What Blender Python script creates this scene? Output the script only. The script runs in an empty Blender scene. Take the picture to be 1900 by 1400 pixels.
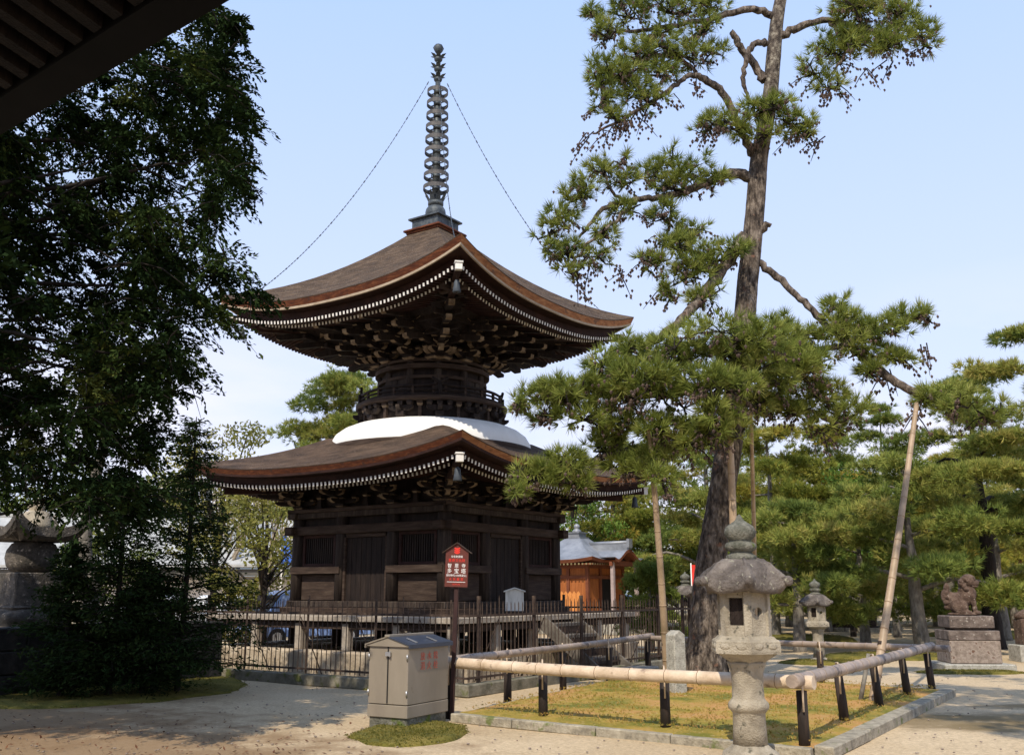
import bpy, bmesh, math, random
import numpy as np
from mathutils import Vector, Matrix, Euler
R = math.radians
PI = math.pi
rng = np.random.default_rng(7)
random.seed(7)
SC = bpy.context.scene
COL = SC.collection

# ------------------------------------------------------------------ camera, sky, sun, exposure
F_PX, HOR, EYE = 1795.0, 1097.0, 1.6
PITCH = math.atan((HOR - 700) / F_PX)
cam = bpy.data.cameras.new("camera")
cam.sensor_fit = 'HORIZONTAL'; cam.sensor_width = 36.0
cam.lens = F_PX / 1900 * 36.0
cam.clip_start = 0.05; cam.clip_end = 3000
camo = bpy.data.objects.new("camera", cam)
COL.objects.link(camo)
camo.location = (0, 0, EYE)
camo.rotation_euler = (PI / 2 + PITCH, 0, 0)
SC.camera = camo

SUN_EL, SUN_AZ = R(48), R(180 + 19)      # azimuth measured from +Y towards +X
sun_vec = Vector((math.sin(SUN_AZ) * math.cos(SUN_EL), math.cos(SUN_AZ) * math.cos(SUN_EL), math.sin(SUN_EL)))
W = bpy.data.worlds.new("World"); SC.world = W; W.use_nodes = True
nt = W.node_tree; nt.nodes.clear()
wo = nt.nodes.new('ShaderNodeOutputWorld'); bg = nt.nodes.new('ShaderNodeBackground')
sk = nt.nodes.new('ShaderNodeTexSky'); sk.sky_type = 'NISHITA'; sk.sun_disc = False
sk.sun_elevation = SUN_EL; sk.sun_rotation = SUN_AZ
sk.air_density = 1.0; sk.dust_density = 1.6; sk.ozone_density = 1.4
bg.inputs['Strength'].default_value = 0.15
# thin high cloud over part of the sky: white veil mixed into the sky colour
tc = nt.nodes.new('ShaderNodeTexCoord')
mp = nt.nodes.new('ShaderNodeMapping'); mp.inputs['Scale'].default_value = (2.2, 2.2, 6.5)
mp.inputs['Location'].default_value = (0.35, 0.1, 0.2)
nz = nt.nodes.new('ShaderNodeTexNoise'); nz.inputs['Scale'].default_value = 1.6; nz.inputs['Detail'].default_value = 5
rp = nt.nodes.new('ShaderNodeValToRGB')
rp.color_ramp.elements[0].position = 0.42; rp.color_ramp.elements[1].position = 0.62
sx = nt.nodes.new('ShaderNodeSeparateXYZ')
mr = nt.nodes.new('ShaderNodeMapRange'); mr.inputs[1].default_value = 0.06; mr.inputs[2].default_value = 0.30
mr.inputs[3].default_value = 1.0; mr.inputs[4].default_value = 0.0
ml = nt.nodes.new('ShaderNodeMath'); ml.operation = 'MULTIPLY'
mx = nt.nodes.new('ShaderNodeMixRGB'); mx.inputs['Color2'].default_value = (5.8, 5.5, 6.1, 1)
nt.links.new(tc.outputs['Generated'], mp.inputs['Vector']); nt.links.new(mp.outputs[0], nz.inputs['Vector'])
nt.links.new(nz.outputs[0], rp.inputs[0]); nt.links.new(tc.outputs['Generated'], sx.inputs[0])
nt.links.new(sx.outputs[2], mr.inputs[0]); nt.links.new(rp.outputs[0], ml.inputs[0]); nt.links.new(mr.outputs[0], ml.inputs[1])
nt.links.new(ml.outputs[0], mx.inputs['Fac'])
# bright spring haze: a pale veil over the whole sky, whiter towards the horizon
vr = nt.nodes.new('ShaderNodeValToRGB'); ve = vr.color_ramp.elements
ve[0].position = 0.0; ve[0].color = (4.7, 4.9, 6.0, 1); ve[1].position = 0.65; ve[1].color = (2.65, 3.85, 6.4, 1)
x_ = ve.new(0.28); x_.color = (3.95, 4.6, 6.3, 1)
vm = nt.nodes.new('ShaderNodeMixRGB'); vm.inputs['Fac'].default_value = 0.85
nt.links.new(sx.outputs[2], vr.inputs[0]); nt.links.new(sk.outputs[0], vm.inputs['Color1']); nt.links.new(vr.outputs[0], vm.inputs['Color2'])
nt.links.new(vm.outputs[0], mx.inputs['Color1'])
nt.links.new(mx.outputs[0], bg.inputs['Color']); nt.links.new(bg.outputs[0], wo.inputs[0])

sl = bpy.data.lights.new("sun", 'SUN'); sl.energy = 3.7; sl.angle = R(0.5); sl.color = (1.0, 0.90, 0.74)
so = bpy.data.objects.new("sun", sl); COL.objects.link(so)
so.rotation_euler = (-sun_vec).to_track_quat('-Z', 'Y').to_euler()
so.location = sun_vec * 60
SC.view_settings.view_transform = 'Standard'; SC.view_settings.look = 'None'
SC.view_settings.exposure = 0.35; SC.view_settings.gamma = 1.0
SC.view_settings.use_curve_mapping = False
SC.cycles.max_bounces = 6; SC.cycles.diffuse_bounces = 3; SC.cycles.transparent_max_bounces = 8

CP, SP = math.cos(PITCH), math.sin(PITCH)
def ray(px, py):
    dx = (px - 950) / F_PX; dy = (700 - py) / F_PX
    return Vector((dx, CP - dy * SP, SP + dy * CP))
def P(px, py, Y):                       # the point of the place at distance Y that the photo shows at px, py
    d = ray(px, py); return Vector((0, 0, EYE)) + d * (Y / d.y)
def G(px, py, z=0.0):                   # the same on a level plane
    d = ray(px, py); return Vector((0, 0, EYE)) + d * ((z - EYE) / d.z)

# ------------------------------------------------------------------ materials
def mat(name, cols, scale=4.0, rough=0.85, bump=0.0, bscale=None, stretch=(1, 1, 1), metal=0.0, detail=6.0, pos=None, spec=0.3, speck=None):
    m = bpy.data.materials.new(name); m.use_nodes = True
    n = m.node_tree.nodes; l = m.node_tree.links
    b = n['Principled BSDF']; b.inputs['Roughness'].default_value = rough
    b.inputs['Metallic'].default_value = metal
    b.inputs['Specular IOR Level'].default_value = spec
    t = n.new('ShaderNodeTexCoord'); mp = n.new('ShaderNodeMapping'); mp.inputs['Scale'].default_value = stretch
    l.new(t.outputs['Object'], mp.inputs['Vector'])
    nz = n.new('ShaderNodeTexNoise'); nz.inputs['Scale'].default_value = scale; nz.inputs['Detail'].default_value = detail
    nz.inputs['Roughness'].default_value = 0.65
    l.new(mp.outputs[0], nz.inputs['Vector'])
    r = n.new('ShaderNodeValToRGB'); e = r.color_ramp.elements
    k = len(cols)
    ps = pos or [0.30 + 0.40 * i / max(1, k - 1) for i in range(k)]
    e[0].position = ps[0]; e[0].color = (*cols[0], 1)
    e[1].position = ps[-1]; e[1].color = (*cols[-1], 1)
    for i in range(1, k - 1):
        x = e.new(ps[i]); x.color = (*cols[i], 1)
    l.new(nz.outputs[0], r.inputs[0])
    out = r.outputs[0]
    if speck:                            # (colour, scale, threshold): spots of lichen, grit, wear
        n2 = n.new('ShaderNodeTexNoise'); n2.inputs['Scale'].default_value = speck[1]; n2.inputs['Detail'].default_value = 4
        l.new(t.outputs['Object'], n2.inputs['Vector'])
        r2 = n.new('ShaderNodeValToRGB'); r2.color_ramp.elements[0].position = speck[2]; r2.color_ramp.elements[1].position = speck[2] + 0.08
        l.new(n2.outputs[0], r2.inputs[0])
        mm = n.new('ShaderNodeMixRGB'); mm.inputs['Color2'].default_value = (*speck[0], 1)
        l.new(r2.outputs[0], mm.inputs['Fac']); l.new(out, mm.inputs['Color1']); out = mm.outputs[0]
    l.new(out, b.inputs['Base Color'])
    if bump:
        nb = n.new('ShaderNodeTexNoise'); nb.inputs['Scale'].default_value = bscale or scale * 4; nb.inputs['Detail'].default_value = 6
        l.new(mp.outputs[0], nb.inputs['Vector'])
        bp = n.new('ShaderNodeBump'); bp.inputs['Strength'].default_value = min(1, bump); bp.inputs['Distance'].default_value = 0.02 * max(1, bump)
        l.new(nb.outputs[0], bp.inputs['Height']); l.new(bp.outputs[0], b.inputs['Normal'])
    return m

def leafmat(name, cols, transl=0.25, rough=0.55, spec=0.25):
    m = bpy.data.materials.new(name); m.use_nodes = True
    n = m.node_tree.nodes; l = m.node_tree.links
    b = n['Principled BSDF']; b.inputs['Roughness'].default_value = rough; b.inputs['Specular IOR Level'].default_value = spec
    a = n.new('ShaderNodeAttribute'); a.attribute_name = 'var'
    r = n.new('ShaderNodeValToRGB'); e = r.color_ramp.elements
    e[0].position = 0; e[0].color = (*cols[0], 1); e[1].position = 1; e[1].color = (*cols[-1], 1)
    for i in range(1, len(cols) - 1):
        x = e.new(i / (len(cols) - 1)); x.color = (*cols[i], 1)
    l.new(a.outputs['Fac'], r.inputs[0]); l.new(r.outputs[0], b.inputs['Base Color'])
    tr = n.new('ShaderNodeBsdfTranslucent'); l.new(r.outputs[0], tr.inputs['Color'])
    ms = n.new('ShaderNodeMixShader'); ms.inputs[0].default_value = transl
    l.new(b.outputs[0], ms.inputs[1]); l.new(tr.outputs[0], ms.inputs[2])
    l.new(ms.outputs[0], n['Material Output'].inputs['Surface'])
    return m

M = {}
M['wood_dark'] = mat('dark_old_wood', [(.007, .004, .0035), (.016, .0095, .0075), (.032, .021, .016)], 3, .8, .5, 30, (4, 4, .6))
M['wood_col'] = mat('weathered_column_wood', [(.016, .010, .008), (.038, .026, .020), (.085, .065, .050)], 2.5, .85, .6, 25, (5, 5, .5))
M['wood_end'] = mat('pale_worn_wood', [(.085, .055, .032), (.19, .135, .085), (.32, .25, .17)], 6, .85, .3)
M['wood_rail'] = mat('worn_brown_beam', [(.022, .013, .009), (.045, .028, .020), (.080, .056, .041)], 3, .85, .5, 20, (.8, .8, 6))
M['deck'] = mat('grey_veranda_boards', [(.20, .165, .13), (.33, .28, .225), (.45, .39, .32)], 4, .9, .4, 20, (1, 1, 1))
M['white'] = mat('white_paint', [(.66, .63, .58), (.80, .78, .74)], 8, .7)
M['plaster'] = mat('white_plaster', [(.70, .69, .66), (.80, .795, .775)], 2.2, .85, .2, 9, (1, 1, .4))
M['fascia'] = mat('red_brown_bark_edge', [(.050, .013, .006), (.115, .032, .011), (.22, .075, .028)], 5, .8, .5, 40, (1, 1, 5), speck=((.07, .03, .02), 7, .60))
M['fascia_tan'] = mat('orange_bark_edge', [(.20, .075, .028), (.38, .16, .065), (.52, .26, .12)], 4, .8, .5, 40, (1, 1, 5), speck=((.20, .10, .06), 6, .60))  # paler edge tone, used on the right-hand roof side only
M['strip'] = mat('pale_eave_board', [(.33, .25, .17), (.50, .41, .31)], 6, .8)
M['soffit'] = mat('maroon_eave_boards', [(.016, .006, .005), (.032, .012, .009), (.055, .022, .016)], 4, .8, .2)
M['shingle'] = mat('brown_bark_shingles', [(.036, .023, .014), (.078, .050, .030), (.150, .100, .062)], 2.6, .95, 1.1, 50, (1, 1, 4), detail=12, pos=[.32, .5, .70], speck=((.21, .165, .13), 30, .60))
M['shingle_low'] = mat('dark_brown_shingles', [(.030, .019, .013), (.072, .045, .029), (.135, .088, .058)], 1.8, .95, 1.1, 50, (1, 1, 5), detail=12, speck=((.17, .12, .088), 26, .61))
M['bronze'] = mat('dark_green_bronze', [(.030, .038, .046), (.070, .082, .092), (.13, .145, .148)], 7, .55, .3, metal=.35)
M['bronze_band'] = mat('pale_bronze_band', [(.060, .058, .060), (.13, .122, .115)], 9, .6, .2, metal=.2)
M['bell'] = mat('grey_bell_metal', [(.045, .055, .068), (.085, .10, .12)], 9, .6, metal=.2)
M['iron'] = mat('rusty_brown_iron', [(.028, .018, .014), (.055, .036, .027), (.10, .068, .048)], 12, .8)
M['granite'] = mat('rough_granite', [(.22, .21, .18), (.36, .34, .29), (.48, .46, .40)], 14, .9, .8, 60, speck=((.10, .10, .08), 40, .60))
M['lanternstone'] = mat('lichened_pale_stone', [(.20, .17, .125), (.33, .285, .215), (.45, .395, .305)], 4, .92, .7, 60, speck=((.12, .11, .08), 11, .62))
M['lanterncap'] = mat('lichened_dark_stone', [(.055, .046, .040), (.125, .105, .092), (.22, .19, .165)], 4, .95, 1.4, 30, speck=((.28, .26, .20), 18, .63))
M['mossstone'] = mat('mossy_stone', [(.055, .058, .042), (.125, .122, .098), (.24, .23, .19)], 9, .95, 1.0, 40, speck=((.10, .13, .03), 6, .60))
M['redstone'] = mat('red_brown_sandstone', [(.042, .026, .019), (.100, .064, .047), (.18, .125, .095)], 7, .95, 1.4, 40, speck=((.33, .27, .22), 16, .63))
M['plinth'] = mat('tan_plinth_stone', [(.25, .20, .14), (.40, .32, .23), (.52, .44, .33)], 3, .9, 1.0, 18)
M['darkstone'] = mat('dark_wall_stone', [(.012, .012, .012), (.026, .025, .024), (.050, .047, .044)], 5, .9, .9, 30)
M['kerb'] = mat('pale_kerb_stone', [(.17, .15, .115), (.30, .265, .20), (.42, .375, .29)], 8, .9, .7, 40, speck=((.13, .15, .05), 5, .60))
M['concrete'] = mat('grey_concrete', [(.20, .185, .16), (.33, .31, .275)], 7, .9, .5, 50)
M['boxgrey'] = mat('grey_beige_sheet_metal', [(.195, .165, .13), (.235, .20, .155), (.27, .23, .18)], 2.5, .5, .12, 6, stretch=(1, 1, .35), spec=.4, speck=((.165, .125, .085), 5, .66))
M['boxroof'] = mat('blue_grey_sheet', [(.030, .038, .058), (.055, .066, .092)], 4, .42, metal=.0)
M['steel'] = mat('bare_steel', [(.42, .42, .42), (.55, .55, .55)], 8, .35, metal=.8)
M['bamboo'] = mat('dry_bamboo', [(.40, .295, .19), (.58, .45, .32), (.70, .575, .43)], 2.2, .5, .25, 20, (2, 2, 2), spec=.4, speck=((.27, .19, .13), 7, .63))
M['bamboo_grey'] = mat('grey_weathered_bamboo', [(.17, .135, .115), (.31, .245, .20), (.48, .37, .29)], 2.4, .5, .25, 20, spec=.45, speck=((.12, .095, .085), 6, .58))
M['bamboo_prop'] = mat('straw_bamboo', [(.20, .145, .085), (.38, .275, .18), (.54, .41, .29)], 1.3, .5, .1, 20, spec=.4)
M['node'] = mat('bamboo_joint', [(.16, .10, .06), (.26, .17, .10)], 9, .7)
M['post'] = mat('charred_post_wood', [(.012, .009, .008), (.026, .018, .014), (.055, .035, .025)], 4, .7, .5, 30, (3, 3, .5))
M['bark'] = mat('pine_bark', [(.024, .018, .015), (.105, .082, .065), (.26, .215, .175)], 6, .95, 2.6, 13, (2.2, 2.2, .8), pos=[.36, .5, .66], speck=((.20, .105, .07), 5, .64))
M['bark_pale'] = mat('pale_upper_bark', [(.035, .027, .022), (.12, .098, .078), (.31, .28, .22)], 7, .95, 2.0, 16, (1.5, 1.5, 1), pos=[.38, .52, .66])
M['bark_dark'] = mat('dark_bark', [(.010, .008, .006), (.022, .017, .014), (.042, .032, .026)], 5, .95, 1.0, 14, (2, 2, .7))
M['bark_grey'] = mat('grey_bark', [(.09, .08, .065), (.18, .16, .135), (.27, .25, .21)], 6, .95, 1.0, 14, (2, 2, .8))
M['cone'] = mat('brown_cones', [(.045, .030, .026), (.11, .075, .060), (.17, .115, .09)], 20, .9)
M['signwood'] = mat('maroon_sign_board', [(.095, .022, .016), (.135, .034, .023)], 5, .5, .1, spec=.4)
M['signpost'] = mat('maroon_post_paint', [(.026, .011, .010), (.048, .020, .017)], 6, .6)
M['red'] = mat('red_paint', [(.68, .03, .02), (.78, .05, .035)], 5, .5)
M['faded_red'] = mat('faded_red_paint', [(.52, .11, .07), (.60, .16, .10)], 14, .7)
M['whitepaint'] = mat('white_lettering', [(.80, .80, .78), (.86, .86, .84)], 5, .6)
M['notice'] = mat('grey_white_notice_board', [(.40, .43, .43), (.55, .58, .58), (.64, .66, .66)], 3, .7, .1, stretch=(6, 6, 1))
M['tin'] = mat('silver_copper_roof', [(.17, .18, .195), (.25, .26, .28), (.34, .35, .365)], 2, .5, .15, 60, (1, 1, 1), metal=.35)
M['orange'] = mat('orange_board_wall', [(.24, .075, .018), (.34, .11, .028), (.42, .15, .045)], 3, .7, .2, 20, (6, 6, .6))
M['orange_pale'] = mat('bright_orange_fence_boards', [(.52, .19, .045), (.62, .25, .07)], 6, .7)
M['redwood'] = mat('red_brown_timber', [(.13, .040, .018), (.21, .070, .032)], 4, .7)
M['greywood'] = mat('pinkish_grey_timber', [(.30, .235, .22), (.42, .34, .32)], 5, .8)
M['tile'] = mat('grey_roof_tiles', [(.27, .275, .27), (.35, .355, .345), (.42, .425, .415)], 3, .9, .6, 18)
M['tile_dark'] = mat('dark_roof_tiles', [(.14, .155, .17), (.22, .235, .25)], 3, .5, .6, 18)
M['wallwhite'] = mat('white_house_wall', [(.60, .57, .53), (.72, .69, .65)], 1.2, .85)
M['fasciagrey'] = mat('dark_grey_eave', [(.07, .068, .062), (.11, .105, .095)], 4, .8)
M['blue'] = mat('blue_sign_sheet', [(.045, .13, .52), (.06, .17, .60)], 4, .5)
M['carblue'] = mat('light_blue_car_paint', [(.20, .30, .58), (.24, .36, .64)], 3, .25, spec=.6)
M['carwhite'] = mat('white_car_paint', [(.68, .69, .70), (.74, .75, .76)], 3, .25, spec=.6)
M['cargrey'] = mat('silver_car_paint', [(.32, .34, .37), (.38, .40, .43)], 3, .3, metal=.4)
M['glass'] = mat('dark_car_glass', [(.010, .012, .016), (.02, .024, .03)], 3, .08, spec=.6)
M['rubber'] = mat('black_rubber', [(.012, .012, .012), (.025, .025, .025)], 8, .85)
M['lamp'] = mat('red_lamp_glass', [(.5, .02, .02), (.6, .04, .03)], 6, .3)
M['headlamp'] = mat('clear_lamp_glass', [(.6, .62, .64), (.72, .73, .75)], 6, .2)
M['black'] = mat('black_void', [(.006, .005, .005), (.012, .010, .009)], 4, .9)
M['brass'] = mat('dull_brass', [(.22, .17, .08), (.30, .24, .12)], 6, .5, metal=.4)
M['leaf_pine'] = leafmat('pine_needles', [(.085, .118, .028), (.20, .245, .050), (.31, .33, .08), (.42, .38, .14)], .30, .6, .12)
M['leaf_pine_far'] = leafmat('distant_pine_needles', [(.095, .14, .034), (.205, .255, .056), (.33, .345, .08), (.43, .37, .11)], .3, .6, .1)
M['leaf_gold'] = leafmat('golden_green_needles', [(.095, .135, .024), (.205, .232, .040), (.33, .315, .056), (.43, .31, .062)], .3, .6, .1)
M['leaf_topiary'] = leafmat('clipped_pine_needles', [(.10, .14, .028), (.19, .23, .045), (.28, .30, .065)], .3, .6, .1)
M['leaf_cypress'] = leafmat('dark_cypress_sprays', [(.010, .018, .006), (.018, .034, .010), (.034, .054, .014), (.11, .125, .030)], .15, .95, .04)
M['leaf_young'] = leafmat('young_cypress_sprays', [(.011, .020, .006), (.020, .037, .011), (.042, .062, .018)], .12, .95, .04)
M['leaf_maple'] = leafmat('yellow_green_maple_leaves', [(.11, .12, .025), (.20, .20, .04), (.30, .26, .06)], .35)
M['leaf_broad'] = leafmat('bright_broad_leaves', [(.05, .10, .018), (.11, .19, .03), (.19, .26, .055)], .3, .6, .12)
M['leaf_bud'] = leafmat('pale_budding_twigs', [(.42, .33, .22), (.55, .46, .30), (.58, .50, .22)], .3)
M['leaf_far'] = leafmat('distant_foliage', [(.058, .088, .026), (.13, .165, .040), (.22, .22, .058)], .25, .7, .1)
M['twig'] = mat('pale_twigs', [(.22, .18, .13), (.34, .28, .20)], 8, .9)
M['hill'] = mat('hazy_hill', [(.30, .36, .40), (.36, .42, .44)], .05, 1)  # distant haze put into the hill's blue-grey base colour
M['leaf_dead'] = mat('dead_leaf_litter', [(.05, .022, .012), (.12, .05, .025), (.20, .10, .05)], 3, .9)

M['kerbdark'] = mat('dull_mossy_kerb', [(.085, .08, .055), (.17, .155, .115), (.26, .235, .18)], 4, .95, .6, 40, speck=((.09, .10, .03), 5, .58))
M['pedstone'] = mat('grey_brown_pedestal_stone', [(.065, .050, .042), (.145, .112, .094), (.25, .205, .175)], 6, .95, 1.2, 40, speck=((.34, .30, .26), 14, .62))
M['stupa'] = mat('dark_mossy_stupa_stone', [(.030, .028, .024), (.075, .066, .056), (.17, .145, .12)], 4, .95, 1.0, 35, speck=((.30, .26, .22), 14, .62))
M['stepwood'] = mat('grey_step_boards', [(.060, .052, .044), (.12, .105, .09), (.19, .165, .14)], 4, .9, .4, 20)
M['pedbrown'] = mat('pinkish_lichened_stone', [(.15, .115, .09), (.27, .215, .175), (.40, .34, .29)], 9, .95, 1.0, 50, speck=((.14, .08, .055), 9, .60))

# ------------------------------------------------------------------ mesh helpers
class MB:
    def __init__(s): s.v = []; s.f = []; s.m = []; s.sm = []
    def add(s, vs, fs, m=0, smooth=False):
        o = len(s.v); s.v += [tuple(v) for v in vs]
        for i, f in enumerate(fs):
            s.f.append([o + j for j in f]); s.m.append(m[i] if isinstance(m, (list, tuple)) else m); s.sm.append(smooth)
        return s
    def box(s, c, d, m=0, rot=None):
        c = Vector(c); h = Vector(d) / 2
        vs = [Vector((x * h.x, y * h.y, z * h.z)) for x in (-1, 1) for y in (-1, 1) for z in (-1, 1)]
        if rot is not None: vs = [rot @ v for v in vs]
        return s.add([c + v for v in vs], [(0, 1, 3, 2), (4, 6, 7, 5), (0, 4, 5, 1), (2, 3, 7, 6), (0, 2, 6, 4), (1, 5, 7, 3)], m)
    def tube(s, pts, rad, seg=8, m=0, cap=True, smooth=True, jit=0.0, rnd=None):
        pts = [Vector(p) for p in pts]; n = len(pts)
        if not isinstance(rad, (list, tuple)): rad = [rad] * n
        vs = []; up = None
        for i, p in enumerate(pts):
            t = (pts[min(i + 1, n - 1)] - pts[max(i - 1, 0)])
            if t.length < 1e-9: t = Vector((0, 0, 1))
            t.normalize()
            if up is None:
                up = Vector((1, 0, 0)) if abs(t.x) < .9 else Vector((0, 1, 0))
            a = (up - t * up.dot(t)).normalized(); b = t.cross(a); up = a
            for k in range(seg):
                w = 2 * PI * k / seg; r = rad[i]
                if jit: r *= 1 + (rnd or random).uniform(-jit, jit)
                vs.append(p + a * (r * math.cos(w)) + b * (r * math.sin(w)))
        fs = [(i * seg + k, i * seg + (k + 1) % seg, (i + 1) * seg + (k + 1) % seg, (i + 1) * seg + k) for i in range(n - 1) for k in range(seg)]
        s.add(vs, fs, m, smooth)
        if cap:
            s.add(vs[:seg], [tuple(range(seg))[::-1]], m); s.add(vs[-seg:], [tuple(range(seg))], m)
        return s
    def lathe(s, prof, seg=24, c=(0, 0, 0), m=0, smooth=True, off=0.0, shape=None, cap=True):
        c = Vector(c); vs = []
        for r, z in prof:
            for k in range(seg):
                w = 2 * PI * k / seg + off; q = r * (shape(w) if shape else 1)
                vs.append(c + Vector((q * math.cos(w), q * math.sin(w), z)))
        n = len(prof)
        fs = [(i * seg + k, i * seg + (k + 1) % seg, (i + 1) * seg + (k + 1) % seg, (i + 1) * seg + k) for i in range(n - 1) for k in range(seg)]
        s.add(vs, fs, m, smooth)
        if cap and prof[0][0] > 1e-4: s.add(vs[:seg], [tuple(range(seg))[::-1]], m)
        if cap and prof[-1][0] > 1e-4: s.add(vs[-seg:], [tuple(range(seg))], m)
        return s
    def prism(s, poly, w, mtx, m=0, mside=None):   # polygon in (x, z), thickness w along y, placed by mtx
        n = len(poly)
        vs = [mtx @ Vector((x, -w / 2, z)) for x, z in poly] + [mtx @ Vector((x, w / 2, z)) for x, z in poly]
        fs = [tuple(range(n)), tuple(range(2 * n - 1, n - 1, -1))] + [(i, i + n, (i + 1) % n + n, (i + 1) % n) for i in range(n)]
        ms = [m, m] + [(mside[i] if mside else m) for i in range(n)]
        return s.add(vs, fs, ms)
    def ell(s, c, r, seg=12, rings=7, m=0, rot=None):
        c = Vector(c); vs = []
        for i in range(rings + 1):
            a = PI * i / rings
            for k in range(seg):
                w = 2 * PI * k / seg
                v = Vector((r[0] * math.sin(a) * math.cos(w), r[1] * math.sin(a) * math.sin(w), r[2] * math.cos(a)))
                vs.append(c + (rot @ v if rot is not None else v))
        fs = [(i * seg + k, (i + 1) * seg + k, (i + 1) * seg + (k + 1) % seg, i * seg + (k + 1) % seg) for i in range(rings) for k in range(seg)]
        return s.add(vs, fs, m, True)
    def build(s, name, mats, parent=None, bevel=0.0, loc=None):
        me = bpy.data.meshes.new(name); me.from_pydata(s.v, [], s.f)
        if not isinstance(mats, (list, tuple)): mats = [mats]
        for x in mats: me.materials.append(M[x] if isinstance(x, str) else x)
        me.polygons.foreach_set('material_index', s.m); me.polygons.foreach_set('use_smooth', s.sm)
        bm = bmesh.new(); bm.from_mesh(me)
        bmesh.ops.remove_doubles(bm, verts=bm.verts, dist=1e-5)
        bmesh.ops.recalc_face_normals(bm, faces=bm.faces)
        if bevel:
            es = [e for e in bm.edges if len(e.link_faces) == 2 and e.calc_face_angle(0) > .5]
            bmesh.ops.bevel(bm, geom=es, offset=bevel, segments=1, affect='EDGES', clamp_overlap=True)
        bm.to_mesh(me); bm.free()
        o = bpy.data.objects.new(name, me); COL.objects.link(o)
        if parent is not None: o.parent = parent
        if loc is not None: o.location = loc
        return o

def tag(o, label=None, cat=None, group=None, kind=None):
    if label: o['label'] = label
    if cat: o['category'] = cat
    if group: o['group'] = group
    if kind: o['kind'] = kind
    return o
def thing(name, label, cat, loc=(0, 0, 0), rz=0.0, group=None):
    o = bpy.data.objects.new(name, None); o.empty_display_size = .2; COL.objects.link(o)
    o.location = loc; o.rotation_euler = (0, 0, rz)
    return tag(o, label, cat, group)
def dup(root, loc, rz=None, label=None, scale=None):
    def cp(o, par):
        c = o.copy(); COL.objects.link(c); c.parent = par
        for ch in o.children: cp(ch, c)
        return c
    r = cp(root, None); r.location = loc
    if rz is not None: r.rotation_euler = (0, 0, rz)
    if scale: r.scale = (scale,) * 3
    if label: r['label'] = label
    return r
def npmesh(name, V, Fc, var, mats, parent=None, mi=None):   # V (n,3), faces all of one size
    me = bpy.data.meshes.new(name); k = Fc.shape[1]
    me.vertices.add(len(V)); me.vertices.foreach_set('co', np.asarray(V, dtype=np.float32).ravel())
    me.loops.add(Fc.size); me.loops.foreach_set('vertex_index', Fc.astype(np.int32).ravel())
    me.polygons.add(len(Fc)); me.polygons.foreach_set('loop_start', np.arange(0, Fc.size, k, dtype=np.int32))
    try: me.polygons.foreach_set('loop_total', np.full(len(Fc), k, dtype=np.int32))
    except Exception: pass
    for x in (mats if isinstance(mats, (list, tuple)) else [mats]): me.materials.append(M[x])
    a = me.attributes.new('var', 'FLOAT', 'POINT'); a.data.foreach_set('value', np.asarray(var, dtype=np.float32))
    me.update(calc_edges=True); me.validate()
    o = bpy.data.objects.new(name, me); COL.objects.link(o)
    if parent is not None: o.parent = parent
    return o
def unit(a): return a / np.maximum(np.linalg.norm(a, axis=-1, keepdims=True), 1e-9)
def crom(pts, n=6):                      # smooth a polyline
    pts = [Vector(p) for p in pts]; out = []
    for i in range(len(pts) - 1):
        p0 = pts[max(i - 1, 0)]; p1 = pts[i]; p2 = pts[i + 1]; p3 = pts[min(i + 2, len(pts) - 1)]
        for k in range(n):
            t = k / n
            out.append(.5 * ((2 * p1) + (p2 - p0) * t + (2 * p0 - 5 * p1 + 4 * p2 - p3) * t * t + (3 * p1 - p0 - 3 * p2 + p3) * t ** 3))
    out.append(pts[-1]); return out
def lerp_list(vals, n):
    x = np.linspace(0, len(vals) - 1, n); return list(np.interp(x, np.arange(len(vals)), vals))
def limb(mb, pts, rads, seg=8, n=5, wob=.0, jit=.08, m=0):
    c = crom(pts, n)
    r = lerp_list(rads, len(c))
    if wob:
        c = [c[0]] + [p + Vector((random.uniform(-wob, wob), random.uniform(-wob, wob), random.uniform(-wob, wob))) for p in c[1:-1]] + [c[-1]]
    mb.tube(c, r, seg, m, True, True, jit)

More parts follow.
